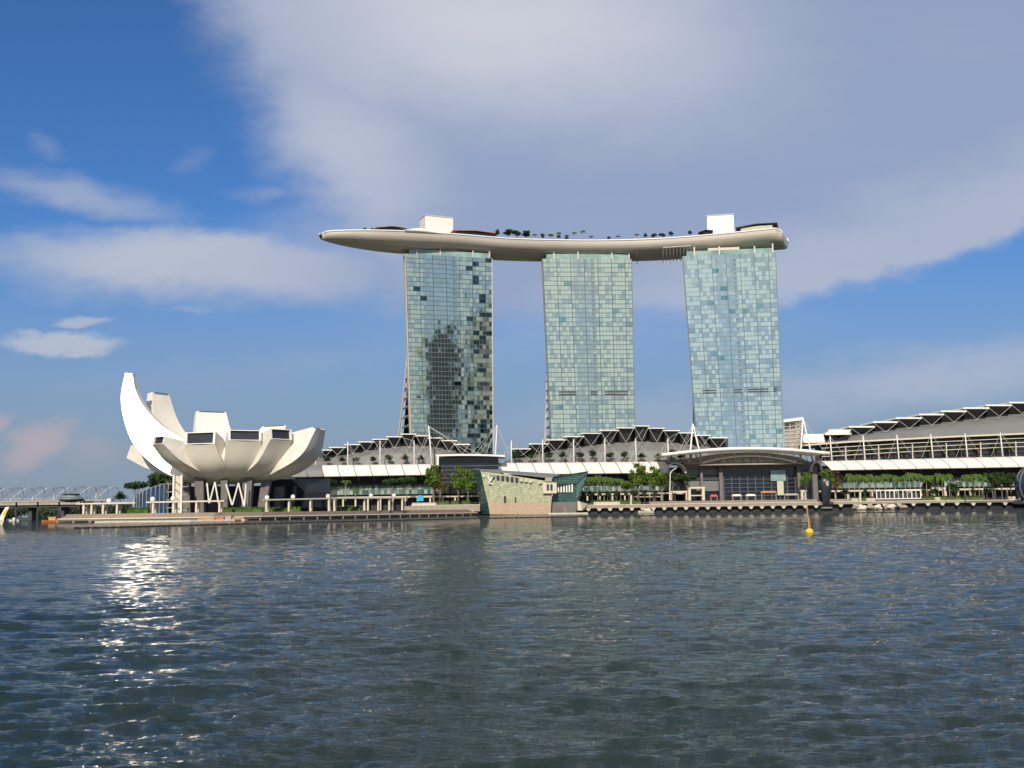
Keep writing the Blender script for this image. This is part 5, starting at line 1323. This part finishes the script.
# terrace parasols and awnings before the entrance glass
def kiosk(pa, pb, yt, m_top, m_base, label):
    Y = 621; a = PX(pa, Y); b = PX(pb, Y); root = empty('kiosk', ((a+b)/2, Y, 4.3), label, 'kiosk', 'terrace kiosks before the entrance hall')
    z = PZ((pa+pb)/2, yt, Y); mb = MB(); mb.hexa([(a-.3, Y-.6, z-1.1), (b+.3, Y-.6, z-1.1), (b+.3, Y+3.4, z-1.1), (a-.3, Y+3.4, z-1.1), (a+.6, Y+.5, z), (b-.6, Y+.5, z), (b-.6, Y+2.5, z), (a+.6, Y+2.5, z)]); mb.build('awning', m_top, root)
    mb = MB(); mb.box(a+.2, b-.2, Y+.2, Y+2.8, 4.3, 5.9); mb.build('counter', m_base, root)
    for x in (a+.1, b-.3): mb = MB(); mb.box(x, x+.2, Y, Y+.2, 4.3, z-1.1); mb.build('post', 'steel', root)
kiosk(711, 718, 494.6, 'red', 'cream', 'small kiosk with faded red awning right of the tall portal frame')
kiosk(733, 742, 494.2, 'membrane', 'gold', 'small kiosk with cream awning left of the white kiosk')
kiosk(747, 756, 494, 'white', 'white', 'white kiosk left of the orange awning before the entrance glass')
kiosk(762, 777, 490.8, 'gold', 'cream', 'wide kiosk with orange brown awning before the entrance glass')
kiosk(785, 799, 493.4, 'conc', 'conc', 'grey kiosk right of the orange awning before the entrance glass')
# white pergola box
Y = 613; root = empty('pergola', (PX(899, Y), Y, 4.4), 'long white framed pergola box with dark seats inside, before the right palms', 'pergola')
za, zb = PZ(899, 499, Y), PZ(899, 489.8, Y)
mb = MB()
for z in (za, zb-.45): mb.box(PX(877, Y), PX(921.5, Y), Y, Y+.45, z, z+.45); mb.box(PX(877, Y), PX(921.5, Y), Y+6, Y+6.45, z, z+.45)
for p_ in (877, 921): mb.box(PX(p_, Y), PX(p_, Y)+.45, Y+.45, Y+6, zb-.4, zb-.05)
mb.build('frame', 'white', root)
for k in range(11):
    x = PX(877+k*4.41, Y); mb = MB(); mb.box(x, x+(.5 if k % 2 == 0 else .28), Y+.05, Y+.4, za+.45, zb-.45); mb.build('post', 'white', root)
mb = MB(); mb.box(PX(878, Y), PX(920.5, Y), Y+2, Y+5.6, za+.2, zb-1.6); mb.build('seat_block', 'dgrey', root)
mb = MB(); mb.box(PX(876, Y), PX(922, Y), Y-.5, Y+7, za-1.0, za-.02); mb.build('base', 'dgrey', root)
# tall dark sculpture
Y = 598; c = P(826, 506, Y); root = empty('sculpture', (c.x, Y, c.z-1), 'tall dark bronze shield shaped sculpture tapering to its foot at the pier edge', 'sculpture')
mb = MB(); rg = []
for y, w_, dx in ((507.5, 2.4, -.2), (503, 3.4, 0), (495, 4.9, .1), (487, 5.8, 0), (482, 6.0, -.1), (479.5, 5.3, -.1), (478, 3.4, 0), (477.4, 1.2, 0)):
    p = P(826+dx, y, Y); s_ = w_/1.84
    rg.append([p+Vector((s_*math.cos(q*math.pi/8), s_*.45*math.sin(q*math.pi/8), 0)) for q in range(16)])
mb.loft(rg); mb.build('body', 'bronze', root, smooth=True)
mb = MB(); p = P(827.2, 483.5, Y-1.75); mb.face([p+Vector((-.9, 0, 1.3)), p+Vector((.9, .2, 1.5)), p+Vector((.9, .2, -.8)), p+Vector((.2, 0, -1.8)), p+Vector((-.7, 0, -.6))]); mb.build('pale_patch', 'conc', root)  # pale flat patch on the upper front
mb = MB(); mb.boxc((c.x, Y, c.z-.9), 5.5, 3.2, 1.0); mb.build('base', 'dconc', root)
# stone heaps at the foot of the right pier
rng = random.Random(5)
RK = []
for k in range(7):
    px_ = 856+k*7.6+rng.uniform(-1, 1); Y = 597+rng.uniform(0, 2); mb = MB(); c = P(px_, 510, Y); c.z = .2
    for q in range(3):
        w_ = rng.uniform(1.2, 2.4); rg = []
        cc = c+Vector((rng.uniform(-1.5, 1.5), rng.uniform(-.6, .6), q*.55))
        for a_ in range(4):
            rr = w_*(1, 1.15, .9, .35)[a_]; rg.append([cc+Vector((rr*rng.uniform(.8, 1.1)*math.cos(u_*math.pi/3.5), rr*.6*math.sin(u_*math.pi/3.5), a_*.55)) for u_ in range(7)])
        mb.loft(rg)
    tag(mb.build('boulder_heap', 'cream' if k % 2 else 'stone', origin=c), nth(k, 7, 'pale boulder heap') + ' at the waterline below the white pergola', 'boulders', 'boulder heaps at the waterline')
# blue glass dome at right edge
Y = 590; root = empty('glass_dome', (PX(1040, Y), Y+10, 3), 'dark blue glass dome with grey rim, cut by the right edge', 'dome pavilion')
cx_ = PX(1053, Y); zc_ = PZ(1040, 485, Y); rr = 25/1.864
mb = MB(); mb.ball((cx_, Y+12, zc_), rr, .98, .9, 16); mb.build('glass_shell', 'blueglass', root, smooth=True)
mb = MB(); mb.tube([(cx_+(rr+.2)*math.cos(q*math.pi/16), Y+7, zc_+(rr-.6)*math.sin(q*math.pi/16)) for q in range(-6, 23)], .3, 6); mb.build('rim', 'grey', root)
mb = MB(); mb.prism([(cx_-rr, Y+4), (cx_+rr, Y+4), (cx_+rr, Y+22), (cx_-rr, Y+22)], 2, zc_-8); mb.build('base', 'dconc', root)  # dark base colour carries the shadow under the dome

# ---------------------------------------------------------------- trees and palms along the mall
G1 = 'palms right of the museum'
lst = ((306, 478.5, 506), (316, 478, 506), (326.5, 479, 506), (337, 485, 507), (345.5, 478, 506), (355.5, 486, 506))
for i, (p, yt, yb) in enumerate(lst): put_px('palm', p, yt+1.2, 500, 540, nth(i, 6, 'palm') + ' in the group between museum and mall', 'palm', G1, sxy=1.25)
for p, yt, yb, kd, lab, s_ in ((392, 479, 500, 'umbrella', 'broad dark tree under the left hall canopy, left of its neighbour', 1.05), (407, 477, 500, 'umbrella', 'broad dark tree left of the tall sparse tree, under the left hall canopy', 1.1),
                               (434, 463, 503, 'tall', 'tall bright leafy tree before the left end of the junction canopy', 1.9), (440, 470, 503, 'open', 'sparse russet tree beside the tall bright tree', 1.5),
                               (458, 464, 503, 'tall', 'tall leafy tree between the sparse tree and the glass pavilion', 1.3), (468, 468, 503, 'tall', 'leafy tree nearest the glass pavilion\'s left side', 1.2)):
    put_px(kd, p, yt, yb, 620, lab, 'tree', 'trees before the left hall', sxy=s_)
lst = ((586.5, 474.5), (592.5, 474), (598, 472.5), (604.5, 474), (610.5, 474.5), (615.5, 475.5), (621, 476))
for i, (p, yt) in enumerate(lst): put_px('fatpalm', p, yt+1, 500, 620, nth(i, 7, 'palm') + ' in the row just right of the glass pavilion', 'palm', 'palms right of the glass pavilion', sxy=1.35)
for p, yt, yb, kd, lab, s_ in ((629, 481, 499, 'round', 'small bright tree at the right end of the middle palm row', .95), (638.5, 461, 500, 'tall', 'tallest bright tree before the middle hall canopy', 1.7), (654, 464.5, 500, 'tall', 'tall tree just right of the tallest bright tree', 1.55),
                               (663, 473, 500, 'round', 'leafy tree left of the white lamp mast before the barrel end', 1.4), (673, 472, 500, 'umbrella', 'spreading tree before the barrel shaped canopy end', 1.0), (688, 474, 500, 'umbrella', 'spreading tree over the portal frames', .95),
                               (807, 472, 497, 'round', 'leafy tree under the right end of the entrance hall', .95), (829, 467, 500, 'tall', 'tall tree behind the dark sculpture, left one', 1.3), (837, 469, 500, 'open', 'sparse tree right of the dark sculpture', 1.3)):
    put_px(kd, p, yt, yb, 620, lab, 'tree', 'trees before the middle hall', sxy=s_)
# lamp mast
mb = MB(); a = P(669.6, 500, 615); b = P(670.2, 474, 615); mb.tube([a, b, b+Vector((1.2, 0, 2)), b+Vector((3.5, 0, 3.2))], .3, 6, .2); tag(mb.build('lamp_mast', 'white', origin=a), 'tall white curved lamp mast before the barrel shaped canopy end', 'lamp mast')
mb = MB(); a = P(630.9, 505, 606); b = P(631.1, 495, 606); mb.tube([a, b], .55, 8); tag(mb.build('stone_pillar', 'cream', origin=a), 'cream stone pillar on the pier left of the long thin pergola', 'pillar')
mb = MB(); a = P(860, 505, 606); b = P(860.2, 492, 606); mb.tube([a, b], .55, 8); tag(mb.build('stone_pillar', 'cream', origin=a), 'cream stone pillar on the pier left of the white pergola', 'pillar')
n = 17
for i in range(n):
    p = 850+i*5.15+random.uniform(-.8, .8); put_px('fatpalm', p, 473.6-i*.12+random.uniform(-2.2, 2.4), 498, 620+random.uniform(-3, 4), nth(i, n, 'palm') + ' in the long row behind the white pergola', 'palm', 'long palm row before the right hall', sxy=1.15)
lst = ((939.5, 471), (943.5, 472), (950.5, 471.5), (966, 472.5), (970.5, 472), (976, 471.5), (980.5, 471.5), (985, 474))
for i, (p, yt) in enumerate(lst): put_px('fatpalm', p, yt+.6, 497, 620, nth(i, len(lst), 'palm') + ' in the groups right of the white pergola', 'palm', 'palms right of the white pergola', sxy=1.1)
for p, yt, lab, s_ in ((929, 479, 'small dark tree under the palms at the right end of the white pergola', .8), (952, 483, 'small dark tree between the two rightmost palm groups', .8), (994, 473, 'first of three dark trees left of the blue dome', 1.25), (1003, 472, 'middle of three dark trees left of the blue dome', 1.25), (1012, 473, 'dark dense tree touching the blue glass dome', 1.1)):
    put_px('dark', p, yt, 498, 624, lab, 'tree', 'dark trees before the right hall', sxy=s_)
us = (583, 591, 600, 608, 617, 626, 634, 645, 656, 846, 866, 884, 902, 925, 936, 957, 974, 988)
for i, p in enumerate(us): put_px('small', p, 490-(p-583)*.008, 502-(p-583)*.008, 617, nth(i, 9, 'low bushy tree') + ' below the palms right of the glass pavilion' if i < 9 else nth(i-9, 9, 'low bushy tree') + ' below the palms in front of the right hall', 'tree', 'low bushy trees under the palms', sxy=1.1+.35*math.sin(i*2.3))
# roof terrace trees
lst = ((327, 456), (342, 456.5), (356, 456.5), (373, 455.5), (389, 453.5), (405, 453), (421, 454.5))
for i, (p, yt) in enumerate(lst): put_px('small', p, yt, 466, YM+5, nth(i, 7, 'small terrace tree') + ' on the roof edge of the left hall', 'tree', 'terrace trees on the left hall', sxy=1.25)
lst = ((518, 450), (533, 452), (550, 451.5), (564, 451), (581, 451), (594, 449), (611.5, 451.5), (626, 450.5), (643, 452.5), (660, 453), (673, 448.5), (683, 454))
for i, (p, yt) in enumerate(lst): put_px('small', p, yt, 463.5-(p-510)*.009, YM+5, nth(i, 12, 'small terrace tree') + ' on the roof edge of the middle hall', 'tree', 'terrace trees on the middle hall', sxy=1.45)
for i in range(13):
    p = 826+i*15.5; put_px('small', p+random.uniform(-2, 2), 447-i*.45, 461-i*.48, YM+8, nth(i, 13, 'terrace tree') + ' behind the rails of the right hall', 'tree', 'terrace trees on the right hall', sxy=1.5)
# roof deck palms and shrubs
def deck_plant(kind, px, h, label, group, f=-.93, sxy=None):
    c, d, n = deck_at(px, f); put(kind, c.x, c.y, c.z-.3, h*1.05, label, 'palm' if 'palm' in kind else 'tree', group, sxy=sxy)
lst = ((487.5, 4.5, 'small'), (494, 4.2, 'small'), (501, 6.0, 'dark'), (505, 5.6, 'dark'), (518.5, 5.6, 'dark'), (512, 3, 'palm'), (527, 3, 'palm'), (533.5, 3.4, 'palm'), (541, 3.2, 'palm'), (548, 3.3, 'palm'), (556, 4.2, 'palm'), (563, 2.4, 'small'), (570, 4.4, 'palm'), (577, 5.2, 'palm'), (635, 3.2, 'palm'))
lst = sorted(lst+((509, 4, 'palm'), (523, 3.4, 'small'), (536.5, 3, 'small'), (544.5, 3, 'palm'), (552, 3.2, 'small'), (559.5, 3, 'palm'), (590, 2.6, 'palm'), (603, 2.4, 'small'), (617, 2.6, 'palm'), (646, 3.4, 'small')))
for i, (p, h, kd) in enumerate(lst): deck_plant(kd, p, h*(1.15 if kd == 'dark' else 1.55), nth(i, len(lst), 'palm or shrub') + ' along the middle of the roof deck', 'plants on the middle of the roof deck', sxy=.85 if kd != 'dark' else .8)
for p, h, lab, s_ in ((653, 4.6, 'left half of the rounded dark shrub pair on the roof deck', .9), (659.5, 4.4, 'right half of the rounded dark shrub pair on the roof deck', .9), (675, 5.4, 'dark shrub clump right of the rounded pair on the roof deck', .7), (688, 5.0, 'dark shrub next to the short dark pavilion on the roof deck', .6)):
    deck_plant('dark', p, h, lab, 'dark shrubs on the roof deck', sxy=s_*.65)
lst = (357, 362, 366.5)
for i, p in enumerate(lst): deck_plant('small', p, 2.4, nth(i, 3, 'low shrub') + ' near the pointed tip of the roof deck', 'low shrubs near the roof deck tip', sxy=.6)

# ---------------------------------------------------------------- office towers across the bay (behind the viewer), mirrored in the left tower
def office(x, y, w_, d_, h, rz, label, crown=True):
    root = empty('office_tower', (x, y, 0), label, 'office tower', 'office towers across the bay')
    mb = MB(); mb.boxc((x, y, h/2), w_, d_, h, rz); mb.build('wall', panel_mat('office_glass', (.008, .014, .018), (.02, .03, .035), (.012, .016, .018), 24, 50, .3), root)
    if crown: mb = MB(); mb.boxc((x+w_*.08, y, h+9), w_*.55, d_*.6, 18, rz); mb.build('crown', 'office', root)
A1 = towers[0]
def mirror_spot(px, dist):
    p = plane_pt(px, 440, (A1['A']+A1['B'])/2, A1['nrm']); d = (p-EYE).normalized(); r_ = d-2*d.dot(A1['nrm'])*A1['nrm']; r_.z = 0; r_.normalize(); return p+r_*dist
DST = 1050
a = mirror_spot(425, DST); b = mirror_spot(460, DST); c = (a+b)/2
office(c.x, c.y, (b-a).length, 40, 285, math.atan2((b-a).y, (b-a).x), 'dark office tower seen only as a mirrored silhouette in the left hotel tower')
a = mirror_spot(470, DST+60); b = mirror_spot(502, DST+60); c = (a+b)/2
office(c.x, c.y, (b-a).length, 40, 330, math.atan2((b-a).y, (b-a).x), 'taller office tower mirrored along the right edge of the left hotel tower')
